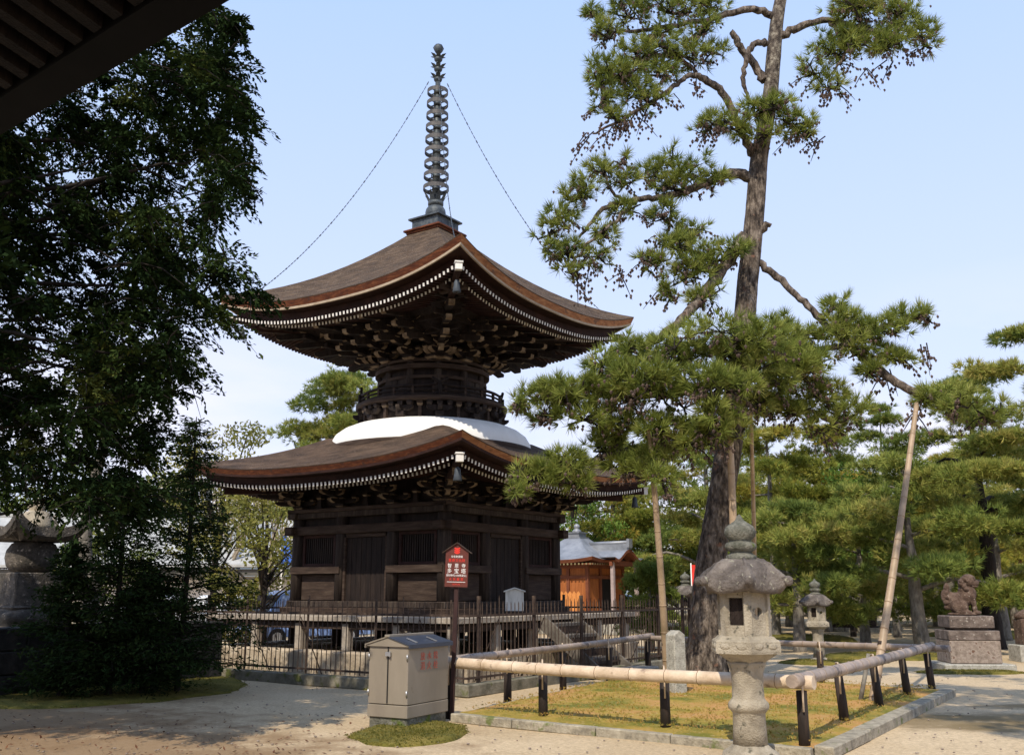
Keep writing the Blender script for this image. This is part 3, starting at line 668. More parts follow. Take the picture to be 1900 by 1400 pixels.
# roofs
class Roof: pass
RAF = []
def make_roof(re, zm, zt, r1, z1, curve, matname, inner, soff2, drop, raf_n, fthick, board):
    def up(u): return (zt - zm) * abs(u) ** 2.6
    def eave(u): return re - .07 * (1 - u * u)
    NU, NV = 36, 12
    us = [math.sin((-1 + 2 * i / NU) * PI / 2) * .5 + (-1 + 2 * i / NU) * .5 for i in range(NU + 1)]
    mb = MB()
    for k in range(4):
        q = rz(k); vs = []
        for j in range(NV + 1):
            v = j / NV
            for u in us:
                r = eave(u) * (1 - v) + r1 * v
                h = v + curve * (v * v - v)
                vs.append(q @ Vector((u * (re * (1 - v) + r1 * v), -r, zm + (z1 - zm) * h + up(u) * (1 - v) ** 2)))
        n = NU + 1
        mb.add(vs, [(j * n + i, j * n + i + 1, (j + 1) * n + i + 1, (j + 1) * n + i) for j in range(NV) for i in range(NU)], 0, True)
    roof = mb.build('roof', matname, pag)
    def band(name, o0, d0, o1, d1, m, par, smooth=False, decay=True):
        mb = MB()
        for k in range(4):
            q = rz(k); vs = []
            for o, d in ((o0, d0), (o1, d1)):
                for u in us:
                    f = max(0, 1 - o / 1.9) if decay else 1
                    vs.append(q @ Vector((u * (re - o), -(eave(u) - o), zm + up(u) * f + d)))
            n = NU + 1
            mb.add(vs, [(i, i + 1, n + i + 1, n + i) for i in range(NU)], 1 if k == 1 and isinstance(m, list) else 0, smooth)
        return mb.build(name, m, par)
    ft = fthick
    band('roof_lip', .0, .0, .012, -.025, matname, roof)
    band('fascia', .004, -.02, .055, -ft, ['fascia', 'fascia_tan'], roof)
    band('eave_board', .055, -ft, .062, -ft - .045, board, roof)
    band('eave_board', .062, -ft - .045, .10, -ft - .045, board, roof)
    band('soffit', .098, -ft - .042, .37, -ft - .042, 'soffit', roof)
    s0 = -ft - drop
    band('soffit', .36, -ft - .045, .36, s0, 'soffit', roof)
    band('soffit', .355, s0 + .02, .70, s0 + .085, 'soffit', roof)
    band('step_board', .60, s0 + .07, .60, s0 - .012, 'soffit', roof)
    band('soffit', .60, s0 - .012, inner, soff2, 'soffit', roof)
    # rafters, two rows
    sp = 2 * (re - .30) / raf_n
    for k in range(4):
        for i in range(raf_n + 1):
            x = -(re - .30) + i * sp
            for row, (o0, d0, o1, d1) in enumerate(((.24, s0 - .005, .72, s0 + .065), (.56, s0 - .022, inner - .1, soff2 - .02))):
                if abs(x) > re - o0 - .12: continue
                o1 = min(o1, max(o0 + .12, re - abs(x) + .02)) if row == 0 else min(o1, max(o0 + .12, re - abs(x) + .02))
                u0 = x / (re - o0)
                z0 = zm + up(min(1, abs(u0))) * max(0, 1 - o0 / 1.9) + d0
                tt = (o1 - o0) / ((.72 if row == 0 else inner - .1) - o0)
                u1 = min(1, abs(x) / max(.1, re - o1))
                dd = d0 + (d1 - d0) * tt
                z1_ = zm + up(u1) * max(0, 1 - o1 / 1.9) + dd
                p0 = Vector((x, -(eave(min(1, abs(u0))) - o0), z0 - .03)); p1 = Vector((x, -(eave(min(1, abs(u0))) - o1), z1_ - .03))
                RAF.append((k, p0, p1))
    # hip rafters with white noses
    for k in range(4):
        mb = MB(); L0 = (re - .22)
        zt_ = zm + up(1) * (1 - .22 / 1.9) + s0 - .07
        p0 = Vector((L0, -L0, zt_)); p1 = Vector((re - 1.9, -(re - 1.9), zm + soff2 - .1))
        d = (p1 - p0).normalized(); sd = Vector((0, 0, 1)).cross(d).normalized(); uu = d.cross(sd)
        L = (p1 - p0).length
        mt = Matrix(((d.x, sd.x, uu.x, p0.x), (d.y, sd.y, uu.y, p0.y), (d.z, sd.z, uu.z, p0.z), (0, 0, 0, 1)))
        mb.prism([(0, -.10), (L, -.10), (L, .06), (0, .06)], .13, mt, 0)
        h = mb.build('hip_rafter', 'soffit', roof); h.rotation_euler = (0, 0, k * PI / 2)
        mb = MB(); mb.prism([(-.025, -.105), (.07, -.105), (.07, .03), (-.025, .03)], .136, mt, 0); mb.prism([(-.045, .03), (.08, .03), (.08, .062), (-.045, .062)], .165, mt, 0)
        e = mb.build('hip_nose', 'white', h, bevel=.004)
        mb = MB(); q0 = .62
        pp = Vector((re - q0 - .02, -(re - q0 - .02), zm + up(1) * (1 - q0 / 1.9) + s0 - .18))
        mt2 = mt.copy(); mt2.translation = pp
        mb.prism([(0, -.09), (1.2, -.02), (1.2, .07), (0, .05)], .12, mt2, 0, [0, 0, 0, 1]); mb.build('hip_tail', ['soffit', 'wood_end'], h)
    return roof
roof_lo = make_roof(3.847, 4.03, 4.38, 1.68, 4.97, .22, 'shingle_low', 2.0, -.06, .20, 64, .115, 'soffit')
roof_up = make_roof(3.508, 7.70, 8.22, .44, 10.0, .36, 'shingle', 2.3, -.04, .25, 62, .150, 'strip')
camL = local((0, 0, 1.6))
def raf_dist(r):
    c = rz(r[0]) @ r[1]; return (c - camL).length + (6 if r[0] in (1, 2) and False else 0)
vis = []
for r in RAF:
    nrm = rz(r[0]) @ Vector((0, -1, 0)); vis.append((raf_dist(r) if nrm.dot(camL) > 0 else raf_dist(r) + 50, r))
vis.sort(key=lambda a: a[0])
def raf_mesh(mb, p0, p1, q):
    d = (p1 - p0); L = d.length; d.normalize(); sd = Vector((1, 0, 0)); uu = d.cross(sd); uu = uu if uu.z > 0 else -uu
    vs = []
    for t in (0, L):
        for a, b in ((-1, -1), (1, -1), (1, 1), (-1, 1)): vs.append(q @ (p0 + d * t + sd * (a * .023) + uu * (b * .034)))
    mb.add(vs, [(0, 1, 2, 3), (4, 7, 6, 5), (0, 4, 5, 1), (1, 5, 6, 2), (2, 6, 7, 3), (3, 7, 4, 0)], [1, 0, 0, 0, 0, 0])
for dist, (k, p0, p1) in vis[:100]:
    mb = MB(); raf_mesh(mb, p0, p1, rz(k)); mb.build('rafter', ['soffit', 'white'], pag)
mb = MB()
for dist, (k, p0, p1) in vis[100:]: raf_mesh(mb, p0, p1, rz(k))
o = mb.build('rafters', ['soffit', 'white'], pag); o['kind'] = 'stuff'

# white dome
prof = [(2.29, 4.55), (2.31, 4.72), (2.28, 4.88), (2.19, 5.03), (2.03, 5.15), (1.82, 5.24), (1.5, 5.31), (1.2, 5.33)]
dm = MB().lathe(prof, 72).build('dome', 'plaster', pag)
MB().lathe([(2.36, 4.50), (2.37, 4.69), (2.35, 4.735), (2.2, 4.74)], 72).build('dome_rim', 'wood_rail', dm)
# balcony and drum
MB().lathe([(1.56, 5.15), (1.56, 5.70)], 48).build('balcony_drum', 'wood_dark', pag)
for i in range(12):
    a = i * PI / 6 + PI / 12; d = Vector((math.cos(a), math.sin(a), 0)); t = Vector((-d.y, d.x, 0))
    mb = MB(); block(mb, d * 1.60 + Vector((0, 0, 5.27)), .19, .13, a); boat(mb, d * 1.62 + Vector((0, 0, 5.41)), t, .56, .12, .10)
    for s_ in (-1, 0, 1): block(mb, d * 1.64 + t * (s_ * .22) + Vector((0, 0, 5.535)), .12, .10, a)
    boat(mb, d * 1.66 + Vector((0, 0, 5.42)), d, .30, .11, .09)
    mb.build('balcony_bracket', ['wood_dark', 'wood_col'], pag)
    a += PI / 12; d = Vector((math.cos(a), math.sin(a), 0)); mb = MB(); block(mb, d * 1.60 + Vector((0, 0, 5.52)), .13, .11, a); mb.box(d * 1.59 + Vector((0, 0, 5.40)), (.07, .07, .26), 0, Matrix.Rotation(a, 3, 'Z'))
    mb.build('balcony_strut', ['wood_rail', 'wood_end'], pag)
MB().lathe([(1.2, 5.64), (1.73, 5.64), (1.75, 5.67), (1.75, 5.735), (1.71, 5.75), (1.0, 5.75)], 56).build('balcony_floor', 'wood_rail', pag)
for k in range(4):
    a0 = k * PI / 2 - PI / 4; rr = 1.60
    rail = None
    for z, rad, ext in ((5.79, .030, .02), (5.88, .024, .05), (5.97, .034, .16)):
        mb = MB(); pts = []
        for i in range(23):
            a = a0 + (-.06 - ext * .3) + (PI / 2 + .12 + ext * .6) * i / 22
            e = max(0, abs(i - 11) - 7.5) / 3.5
            pts.append((rr * math.cos(a) * (1 + .03 * e), rr * math.sin(a) * (1 + .03 * e), z + (.17 if rad > .03 and z > 5.9 else .0) * e * e))
        mb.tube(pts, rad, 6)
        rail = mb.build('balcony_rail', 'wood_dark', pag)
    for i in range(6):
        a = a0 + PI / 2 * (i + .3) / 5.6
        MB().box((rr * math.cos(a), rr * math.sin(a), 5.855), (.05, .05, .24), 0, Matrix.Rotation(a, 3, 'Z')).build('baluster', 'wood_rail', pag)
    a = a0; c = Vector((math.cos(a), math.sin(a), 0))
    MB().tube([c * 1.66 + Vector((0, 0, 5.74)), c * 1.66 + Vector((0, 0, 6.02))], .045, 8).build('baluster', 'wood_dark', pag)
MB().lathe([(1.18, 5.55), (1.18, 6.72)], 48).build('drum', 'wood_dark', pag)
for z0, z1, r in ((5.60, 5.68, 1.26), (5.90, 5.97, 1.255), (6.20, 6.29, 1.27), (6.42, 6.54, 1.33), (6.58, 6.66, 1.30)):
    MB().lathe([(1.1, z0), (r, z0 + .01), (r, z1 - .01), (1.1, z1)], 48, smooth=False).build('drum_band', 'wood_rail', pag)
for i in range(12):
    a = i * PI / 6 + PI / 12
    MB().lathe([(.085, 5.6), (.085, 6.6)], 10, (1.19 * math.cos(a), 1.19 * math.sin(a), 0)).build('drum_column', 'wood_col', pag)
for i in range(4):
    a = i * PI / 2; mt = Matrix.Rotation(a, 4, 'Z')
    mb = MB()
    for s_ in (-1, 1):
        mb.box(mt @ Vector((1.215, s_ * .16, 6.06)), (.05, .29, .44), 0, mt.to_3x3())
    mb.build('drum_door', 'wood_col', pag)
# upper bracket sets: perpendicular ones along each side, diagonal ones on the corners
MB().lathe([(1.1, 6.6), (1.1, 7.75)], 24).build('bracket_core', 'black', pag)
for k in range(4):
    for x in (-.98, -.34, .34, .98):
        yy = -math.sqrt(max(.2, 1.24 ** 2 - x * x)) if abs(x) < .9 else -.82
        tiers = 4 if abs(x) < .9 else 4
        st = (2.28 + yy) / 4 * 1.0 if abs(x) < .9 else (2.28 - .82) / 4
        o = bracket_set((x, yy, 6.62), (0, -1), tiers, st, .185, .58, sz=.15).build('bracket_set', ['wood_dark', 'wood_end'], pag); o.rotation_euler = (0, 0, k * PI / 2)
    o = bracket_set((.88, -.88, 6.63), (1, -1), 4, .44, .183, .56, sz=.155).build('bracket_set', ['wood_dark', 'wood_end'], pag); o.rotation_euler = (0, 0, k * PI / 2)
for half, z in ((1.55, 7.03), (1.9, 7.22), (2.27, 7.42)):
    ring('purlin', half, z, z + .10, .10, .42, 'wood_dark')
ring('purlin', 2.62, 7.44, 7.56, .13, .35, 'wood_rail')
mb = MB(); hs = [(1.15, 7.02), (1.55, 7.10), (1.9, 7.29), (2.3, 7.52)]
for (h0, z0), (h1, z1) in zip(hs[:-1], hs[1:]):
    for k in range(4):
        q = rz(k); mb.add([q @ Vector(v) for v in ((-h0, -h0, z0), (h0, -h0, z0), (h1, -h1, z1), (-h1, -h1, z1))], [(0, 1, 2, 3)])
mb.build('coved_ceiling', 'wood_dark', pag)

# spire
sp_ = MB()
sp_.box((0, 0, 10.05), (1.10, 1.10, .05)); sp_.box((0, 0, 10.0), (1.0, 1.0, .06))
spo = sp_.build('spire_base', 'fascia', pag, bevel=.01)
mb = MB(); mb.box((0, 0, 10.21), (.80, .80, .27)); mb.box((0, 0, 10.36), (.94, .94, .045)); mb.box((0, 0, 10.10), (.88, .88, .04))
for k in range(4):
    for i in (-1, 0, 1): mb.box(rz(k) @ Vector((i * .25, -.402, 10.22)), (.02, .012, .22) if k % 2 == 0 else (.012, .02, .22))
mb.build('spire_box', 'bronze', pag, bevel=.006)
MB().lathe([(.25, 10.38), (.25, 10.58), (.235, 10.66), (.19, 10.73), (.1, 10.76)], 24).build('spire_bowl', 'bronze', pag)
MB().tube([(0, 0, 10.7), (0, 0, 12.4), (0, 0, 14.9)], [.092, .085, .055], 14).build('spire_pole', 'bronze', pag)
def petals(z, r0, r1, h, n, wd, name, curl=.03):
    mb = MB()
    for i in range(n):
        a = 2 * PI * i / n + .2; d = Vector((math.cos(a), math.sin(a), 0)); t = Vector((-d.y, d.x, 0)); vs = []
        for j, (f, ww) in enumerate(((0, .55), (.35, 1), (.7, .8), (1, .1))):
            r = r0 + (r1 - r0) * f ** 1.7; c = d * r + Vector((0, 0, z + h * f - curl * f ** 3))
            for off in (0, .012): vs += [c + t * (ww * wd / 2) - d * off, c - t * (ww * wd / 2) - d * off]
        fs = []
        for j in range(3):
            b = j * 4; fs += [(b, b + 1, b + 5, b + 4), (b + 2, b + 6, b + 7, b + 3), (b, b + 4, b + 6, b + 2), (b + 1, b + 3, b + 7, b + 5)]
        mb.add(vs, fs, 0)
    return mb.build(name, 'bronze', pag)
petals(10.76, .15, .30, .34, 8, .13, 'spire_lotus', .02)
MB().lathe([(.12, 10.74), (.19, 10.78), (.19, 10.86), (.12, 10.9)], 20).build('spire_collar', 'bronze', pag)
zr = np.linspace(11.22, 13.80, 9)
for i, z in enumerate(zr):
    r = .315 - .055 * i / 8; mb = MB()
    mb.lathe([(r - .012, z - .052), (r, z - .052), (r, z + .052), (r - .012, z + .052), (r - .012, z - .052)], 28, smooth=False, cap=False)
    rg = mb.build('spire_ring', 'bronze_band', pag)
    mb = MB()
    for k in range(4):
        a = k * PI / 2; mb.box((math.cos(a) * r * .62, math.sin(a) * r * .62, z), (r * .78, .018, .026), 0, Matrix.Rotation(a, 3, 'Z'))
    mb.lathe([(.10, z - .05), (.10, z + .05)], 14); mb.build('ring_spokes', 'bronze', rg)
for z in (14.12, 14.40, 14.68):
    petals(z, .06, .22, .20, 6, .12, 'spire_flame', .05); MB().lathe([(.05, z - .06), (.10, z), (.11, z + .05), (.06, z + .09)], 14).build('spire_collar', 'bronze', pag)
MB().lathe([(.02, 14.86), (.075, 14.90), (.10, 14.94), (.133, 15.02), (.10, 15.09), (.05, 15.125), (.0, 15.14)], 16, shape=lambda w: 1 + .06 * math.cos(8 * w)).build('spire_jewel', 'bronze', pag)
# four chains from the spire to the roof corners
for k in range(4):
    q = rz(k); p0 = Vector((.16, -.16, 14.08)); p1 = Vector((2.95, -2.95, 8.28)) if k != 0 else Vector((2.95, -2.95, 8.28))
    mb = MB(); n = 64; pts = []
    for i in range(n + 1):
        t = i / n; p = p0.lerp(p1, t); p.z -= 1.15 * 4 * t * (1 - t) * .55; pts.append(q @ p)
    for i in range(n):
        a, b = pts[i], pts[i + 1]; mb.tube([a.lerp(b, .06), a.lerp(b, .5), a.lerp(b, .94)], [.008, .012 if i % 4 else .019, .008], 4, 0, False)
    mb.build('chain', 'bell', pag)
# wind bells hang from the eight hip noses
first = None
names = [('near corner', 0), ('right corner', 1), ('far corner', 2), ('left corner', 3)]
for lev, re_, zt_ in (('upper', 3.508, 8.22), ('lower', 3.847, 4.38)):
    for nm, k in names:
        q = rz(k); c = q @ Vector((re_ - .42, -(re_ - .42), zt_ - (.74 if lev == 'upper' else .58)))
        if first is None:
            first = thing('wind_bell', '', 'bell', group='wind bells under the pagoda roof corners')
            MB().lathe([(.075, -.26), (.082, -.25), (.062, -.14), (.055, -.06), (.03, -.01), (0, 0)], 14).build('bell_body', 'bell', first)
            MB().tube([(0, 0, .10), (0, 0, -.02)], .008, 6).build('bell_hook', 'iron', first)
            MB().tube([(0, 0, -.2), (0, 0, -.29)], .012, 6).build('clapper', 'iron', first)
            b = first
        else: b = dup(first, (0, 0, 0))
        b.location = to_world(c); b['label'] = 'grey bronze wind bell hanging under the %s of the %s pagoda roof' % (nm, lev)

# stone-grey wooden steps on the right face
st = thing('wooden_steps', 'grey wooden steps with side boards leading up to the pagoda veranda', 'steps', to_world((3.36, .05, 0)), PR)
for i in range(5):
    x0 = .16 + (4 - i) * .25
    MB().box((x0, 0, .12 + i * .215 - .02), (.30, 1.15, .07)).build('tread', 'stepwood', st, bevel=.008)
    MB().box((x0 + .13, 0, .03 + i * .215), (.03, 1.12, .19)).build('riser', 'wood_rail', st)
for s_ in (-1, 1):
    MB().prism([(.0, .86), (1.22, -.02), (1.48, -.02), (1.48, .07), (.10, 1.12), (0, 1.12)], .06, Matrix.Translation((0, s_ * .61, 0)), 0).build('side_board', 'stepwood', st, bevel=.008)
MB().box((1.62, 0, .07), (.5, 1.5, .2)).build('base_stone', 'concrete', st, bevel=.02)

# ------------------------------------------------------------------ iron fence round the pagoda
HF = 4.45
def make_fence():
    t = thing('iron_fence', '', 'fence', PC, PR, 'iron fences round the pagoda')
    MB().box((0, -HF, .08), (2 * HF + .2, .22, .19)).build('base_kerb', 'kerbdark', t, bevel=.015)
    for z, h in ((.26, .035), (1.22, .04)): MB().box((0, -HF, z), (2 * HF, .02, h)).build('rail', 'iron', t)
    pk = MB(); pk.tube([(0, 0, .2), (0, 0, 1.40), (0, 0, 1.44)], [.0085, .0085, .002], 5, 0, False)
    n = 76; p0 = pk.build('picket', 'iron', t); p0.location = (-HF + .06, -HF, 0)
    for i in range(1, n):
        c = p0.copy(); COL.objects.link(c); c.parent = t; c.location = (-HF + .06 + i * (2 * HF - .12) / (n - 1), -HF + random.uniform(-.004, .004), random.uniform(-.01, .012) + (.10 if i % 19 == 7 else 0))
    q0 = MB().box((0, 0, .82), (.055, .055, 1.42)).build('post', 'iron', t, bevel=.004)
    for i in range(6):
        c = q0 if i == 0 else q0.copy()
        if i: COL.objects.link(c); c.parent = t
        c.location = (-HF + .35 + i * (2 * HF - .7) / 5, -HF + .03, 0)
    for i in range(6):
        x = -HF + .9 + i * 1.4
        MB().tube([(x, -HF + .02, 1.15), (x + .05, -HF + .55, .12)], .010, 5).build('brace', 'iron', t)
    return t
f0 = make_fence(); f0['label'] = 'rusty iron picket fence along the sunlit left side of the pagoda'
for k, lb in ((1, 'rusty iron picket fence in front of the wooden steps'), (2, 'rusty iron picket fence behind the pagoda on its far right side'), (3, 'rusty iron picket fence behind the pagoda beside the parked cars')):
    d = dup(f0, PC, PR + k * PI / 2, lb)
for c in f0.children:
    if c.name.startswith('post'): c.scale = (.45, .45, .96)
# ------------------------------------------------------------------ sign board, notice board, hydrant cabinet
sg_base = G(838, 1332)
sg = thing('signboard', 'maroon house-shaped sign board with red and white lettering on a leaning post', 'sign', sg_base, R(-9))
lean = Matrix.Rotation(R(1.6), 4, 'Y')
MB().box((0, 0, .86), (.055, .055, 1.75)).build('post', 'signpost', sg, bevel=.005).data.transform(lean)
fw = Matrix.Translation((0, -.05, 0))
def LT(x, z): return lean @ Matrix.Translation((x, -.058, z)) @ Matrix.Rotation(PI / 2, 4, 'X')
bz = 1.66
mb = MB().prism([(-.155, bz), (.155, bz), (.155, bz + .47), (0, bz + .575), (-.155, bz + .47)], .03, lean @ Matrix.Translation((0, -.043, 0)), 0); bo = mb.build('board', 'signwood', sg, bevel=.003)
mb = MB()
for s_ in (-1, 1): mb.prism([(0, bz + .585), (s_ * .20, bz + .448), (s_ * .20, bz + .436), (0, bz + .572)], .07, lean @ Matrix.Translation((0, -.05, 0)), 0)
mb.build('roof_trim', 'wood_rail', sg)
zc = bz
text_mesh('文化財愛護', .032, 'whitepaint', LT(0, zc + .395), 'lettering', bo)
text_mesh('重要文化財', .046, 'red', LT(0, zc + .345), 'lettering', bo)
for i, ch in enumerate('智恩寺'): text_mesh(ch, .058, 'whitepaint', LT(-.095 + i * .095, zc + .275), 'lettering', bo)
for i, ch in enumerate('多宝塔'): text_mesh(ch, .068, 'whitepaint', LT(-.095 + i * .095, zc + .205), 'lettering', bo)
text_mesh('室町時代(1500年建立)', .031, 'whitepaint', LT(0, zc + .150), 'lettering', bo, sx=.92)
for i, ch in enumerate('火気厳禁'): text_mesh(ch, .038, 'red', LT(-.078 + i * .052, zc + .100), 'lettering', bo)
text_mesh('HITACHI', .026, 'red', LT(0, zc + .034), 'lettering', bo)
MB().box((0, 0, 0), (.25, .005, .002)).build('rule', 'whitepaint', bo).data.transform(LT(0, zc + .066))
mb = MB()
for i in range(3):                       # stacked bowl-shaped emblem
    z = .035 - i * .027; vs = []
    n = 14; pl = []
    for j in range(n + 1):
        a = PI + PI * j / n; pl.append((.040 * math.cos(a), z + .010 + .026 * math.sin(a)))
    for j in range(n + 1):
        a = 2 * PI - PI * j / n; pl.append((.034 * math.cos(a) * .8, z + .014 + .009 * math.sin(a)))
    vs = [Vector((x, y, .001)) for x, y in pl]; N = len(pl)
    mb.add(vs, [(j, j + 1, N - 2 - j, N - 1 - j) for j in range(n)], 0)
mb.box((0, .005, 0), (.012, .06, .0016))
mb.build('emblem', 'red', bo).data.transform(LT(0, zc + .468))

nb_base = G(954, 1252)
nb = thing('notice_board', 'small blank grey-white wooden notice board with gabled top by the iron fence', 'sign', nb_base, R(6))
MB().box((0, 0, .75), (.075, .05, 1.5)).build('post', 'iron', nb, bevel=.005)
zb = 1.245
MB().prism([(-.165, zb), (.165, zb), (.165, zb + .36), (0, zb + .405), (-.165, zb + .36)], .05, Matrix.Translation((0, -.055, 0)), 0).build('board', 'notice', nb, bevel=.004)
mb = MB()
for s_ in (-1, 1): mb.prism([(0, zb + .440), (s_ * .215, zb + .372), (s_ * .215, zb + .345), (0, zb + .412)], .13, Matrix.Translation((0, -.055, 0)), 0)
mb.build('roof', 'notice', nb, bevel=.003)
mb = MB(); mb.box((-.172, -.075, zb + .18), (.02, .03, .36)); mb.box((.172, -.075, zb + .18), (.02, .03, .36)); mb.box((0, -.075, zb - .006), (.364, .03, .02)); mb.build('frame', 'notice', nb)

# cabinet: gable front faces the camera's left, writing on the long side
cn = G(762, 1352); cl = G(683, 1347)
ux = Vector((cn.x - cl.x, cn.y - cl.y, 0)); WX = ux.length; ux.normalize(); uy = Vector((-ux.y, ux.x, 0)); DY = .92
cb_c = Vector((cl.x, cl.y, 0)) + ux * (WX / 2) + uy * (DY / 2)
cb = thing('hydrant_cabinet', 'grey-beige metal fire hydrant cabinet with gabled lid on a mossy concrete base', 'cabinet', cb_c, math.atan2(ux.y, ux.x) - R(5))
MB().box((0, 0, .06), (WX - .03, DY - .05, .20)).build('base_block', 'mossstone', cb, bevel=.01)
H0, H1 = .145, .955
MB().box((0, 0, (H0 + .22) / 2 + .005), (WX, DY, .215 - H0 + .075)).build('skirt', 'boxgrey', cb, bevel=.006)
MB().prism([(-WX / 2 + .004, .268), (WX / 2 - .004, .268), (WX / 2 - .004, H1), (0, H1 + .085), (-WX / 2 + .004, H1)], DY - .008, Matrix.Identity(4), 0).build('body', 'boxgrey', cb, bevel=.006)
MB().box((0, -DY / 2 - .003, .63), (.012, .012, .70)).build('door_seam', 'rubber', cb)
for s_ in (-1, 1):
    for z in (.40, .82): MB().tube([(s_ * (WX / 2 - .012), -DY / 2 - .006, z - .035), (s_ * (WX / 2 - .012), -DY / 2 - .006, z + .035)], .010, 8).build('hinge', 'steel', cb)
mb = MB(); mb.box((.012, -DY / 2 - .018, .855), (.075, .03, .05)); mb.box((.045, -DY / 2 - .03, .855), (.012, .02, .065)); mb.build('latch', 'steel', cb, bevel=.003)
for s_ in (-1, 1):
    mb = MB(); mb.prism([(0, H1 + .112), (s_ * (WX / 2 + .04), H1 + .018), (s_ * (WX / 2 + .04), H1 - .03), (s_ * (WX / 2 + .028), H1 - .03), (s_ * (WX / 2 + .028), H1 + .004), (0, H1 + .098)], DY + .07, Matrix.Identity(4), 0)
    lid = mb.build('lid', 'boxroof' if s_ > 0 else 'boxgrey', cb)
    for yy in (-.30, .14):
        if s_ > 0: MB().box((WX / 2 - .06, yy, H1 + .062), (.16, .022, .012), 0, Matrix.Rotation(R(18), 3, 'Y')).build('lid_strap', 'steel', lid)
MB().box((0, 0, H1 + .115), (.07, DY + .08, .03)).build('ridge_cap', 'boxgrey', cb, bevel=.004)
mb = MB(); mb.prism([(-WX / 2 - .03, H1 - .01), (WX / 2 + .03, H1 - .01), (WX / 2 + .03, H1 + .015), (0, H1 + .10), (-WX / 2 - .03, H1 + .015)], .02, Matrix.Translation((0, -DY / 2 - .012, 0)), 0); mb.build('gable_trim', 'boxgrey', cb)
side = Matrix.Rotation(PI / 2, 4, 'Z') @ Matrix.Rotation(PI / 2, 4, 'X')
for r_i, row in enumerate(('放水銃', '消火栓')):
    for i, ch in enumerate(row):
        text_mesh(ch, .105, 'faded_red', Matrix.Translation((WX / 2 + .0005, -.14 + i * .145, .815 - r_i * .115)) @ side, 'lettering', cb)

# ------------------------------------------------------------------ bamboo railing round the pine bed
br = thing('bamboo_railing', 'low bamboo railing on dark posts enclosing the mossy pine bed', 'railing', (0, 0, 0))
def bamboo(pts, r, name, m, parent, step=.42, seed=1, seg=10):
    rr = random.Random(seed); pts = crom(pts, 8); mb = MB()
    mb.tube(pts, r, seg, 0, True); d = 0; nxt = step * .5
    for a, b in zip(pts[:-1], pts[1:]):
        L = (b - a).length
        while nxt <= d + L:
            p = a.lerp(b, (nxt - d) / L); t = (b - a).normalized()
            k = r if not isinstance(r, (list, tuple)) else r[min(len(r) - 1, int(len(r) * (nxt / max(.1, (pts[-1] - pts[0]).length))))]
            mb.tube([p - t * .012, p - t * .003, p + t * .003, p + t * .012], [k * .99, k * 1.10, k * 1.10, k * .99], seg, 0, False)
            mb.tube([p - t * .004, p + t * .004], k * 1.105, seg, 1, False)
            nxt += step * rr.uniform(.85, 1.2)
        d += L
    return mb.build(name, [m, 'node'], parent)
RH = .66
def at(base, z): return Vector((base.x, base.y, z))
pA, pB, pC, pD = G(833, 1330), G(1494, 1397), G(1731, 1284), G(1205, 1247)
dAB = (pB - pA).normalized(); dBC = (pC - pB).normalized()
bamboo([at(pA - dAB * .12, RH + .03), at(pA.lerp(pB, .5), RH + .01), at(pB + dAB * .14, RH + .035)], .072, 'rail', 'bamboo', br, seed=2)
bamboo([at(pB - dBC * .30, RH + .06), at(pB.lerp(pC, .5), RH + .05), at(pC + dBC * .25, RH + .06)], .066, 'rail', 'bamboo_grey', br, seed=3)
bamboo([at(pC + Vector((.25, -.2, 0)), RH + .04), at(pC.lerp(pD, .5), RH + .02), at(pD - Vector((.1, -.1, 0)), RH + .02)], .054, 'rail', 'bamboo_grey', br, seed=4)
bamboo([at(pD + Vector((.1, .15, 0)), RH + .06), at(pD.lerp(pA, .35), RH + .035), at(pD.lerp(pA, .7), RH + .045), at(pA, RH + .06)], .056, 'rail', 'bamboo_grey', br, seed=5)
def rpost(b, tilt=0, r=.058):
    mb = MB(); mb.tube([(b.x, b.y, -.05), (b.x + tilt * .5, b.y, .3), (b.x + tilt, b.y, RH - .05)], [r * 1.05, r, r * .95], 10, 0, True, True, .05)
    p = mb.build('post', 'post', br)
    t = MB(); t.tube([(b.x + tilt - .01, b.y - .075, RH - .25), (b.x + tilt - .012, b.y - .085, RH), (b.x + tilt - .008, b.y - .04, RH + .105), (b.x + tilt - .004, b.y + .05, RH + .10), (b.x + tilt, b.y + .08, RH)], .011, 5)
    t.build('binding', 'bamboo', p)
for px, py in ((833, 1330), (1008, 1341), (1236, 1363), (1494, 1397)): rpost(G(px, py), 0)
for px, py in ((1570, 1352), (1634, 1322), (1686, 1300), (1731, 1284)): rpost(G(px, py), -.05)
for px, py in ((942, 1302), (1045, 1282), (1131, 1267), (1203, 1247)): rpost(G(px, py))
for px, py in ((1348, 1256), (1525, 1277)): rpost(G(px, py))
# ------------------------------------------------------------------ stone post marker
sp0 = G(1257, 1298)
smk = tag(MB().prism([(-.10, -.1), (.10, -.1), (.095, .93), (0, 1.0), (-.095, .93)], .20, Matrix.Identity(4), 0).build('stone_post', 'granite', None, bevel=.012), 'squat square granite marker post standing in the mossy bed', 'stone post')
smk.location = sp0; smk.rotation_euler = (0, 0, R(28)); smk.scale = (1.12, 1.12, 1.03)

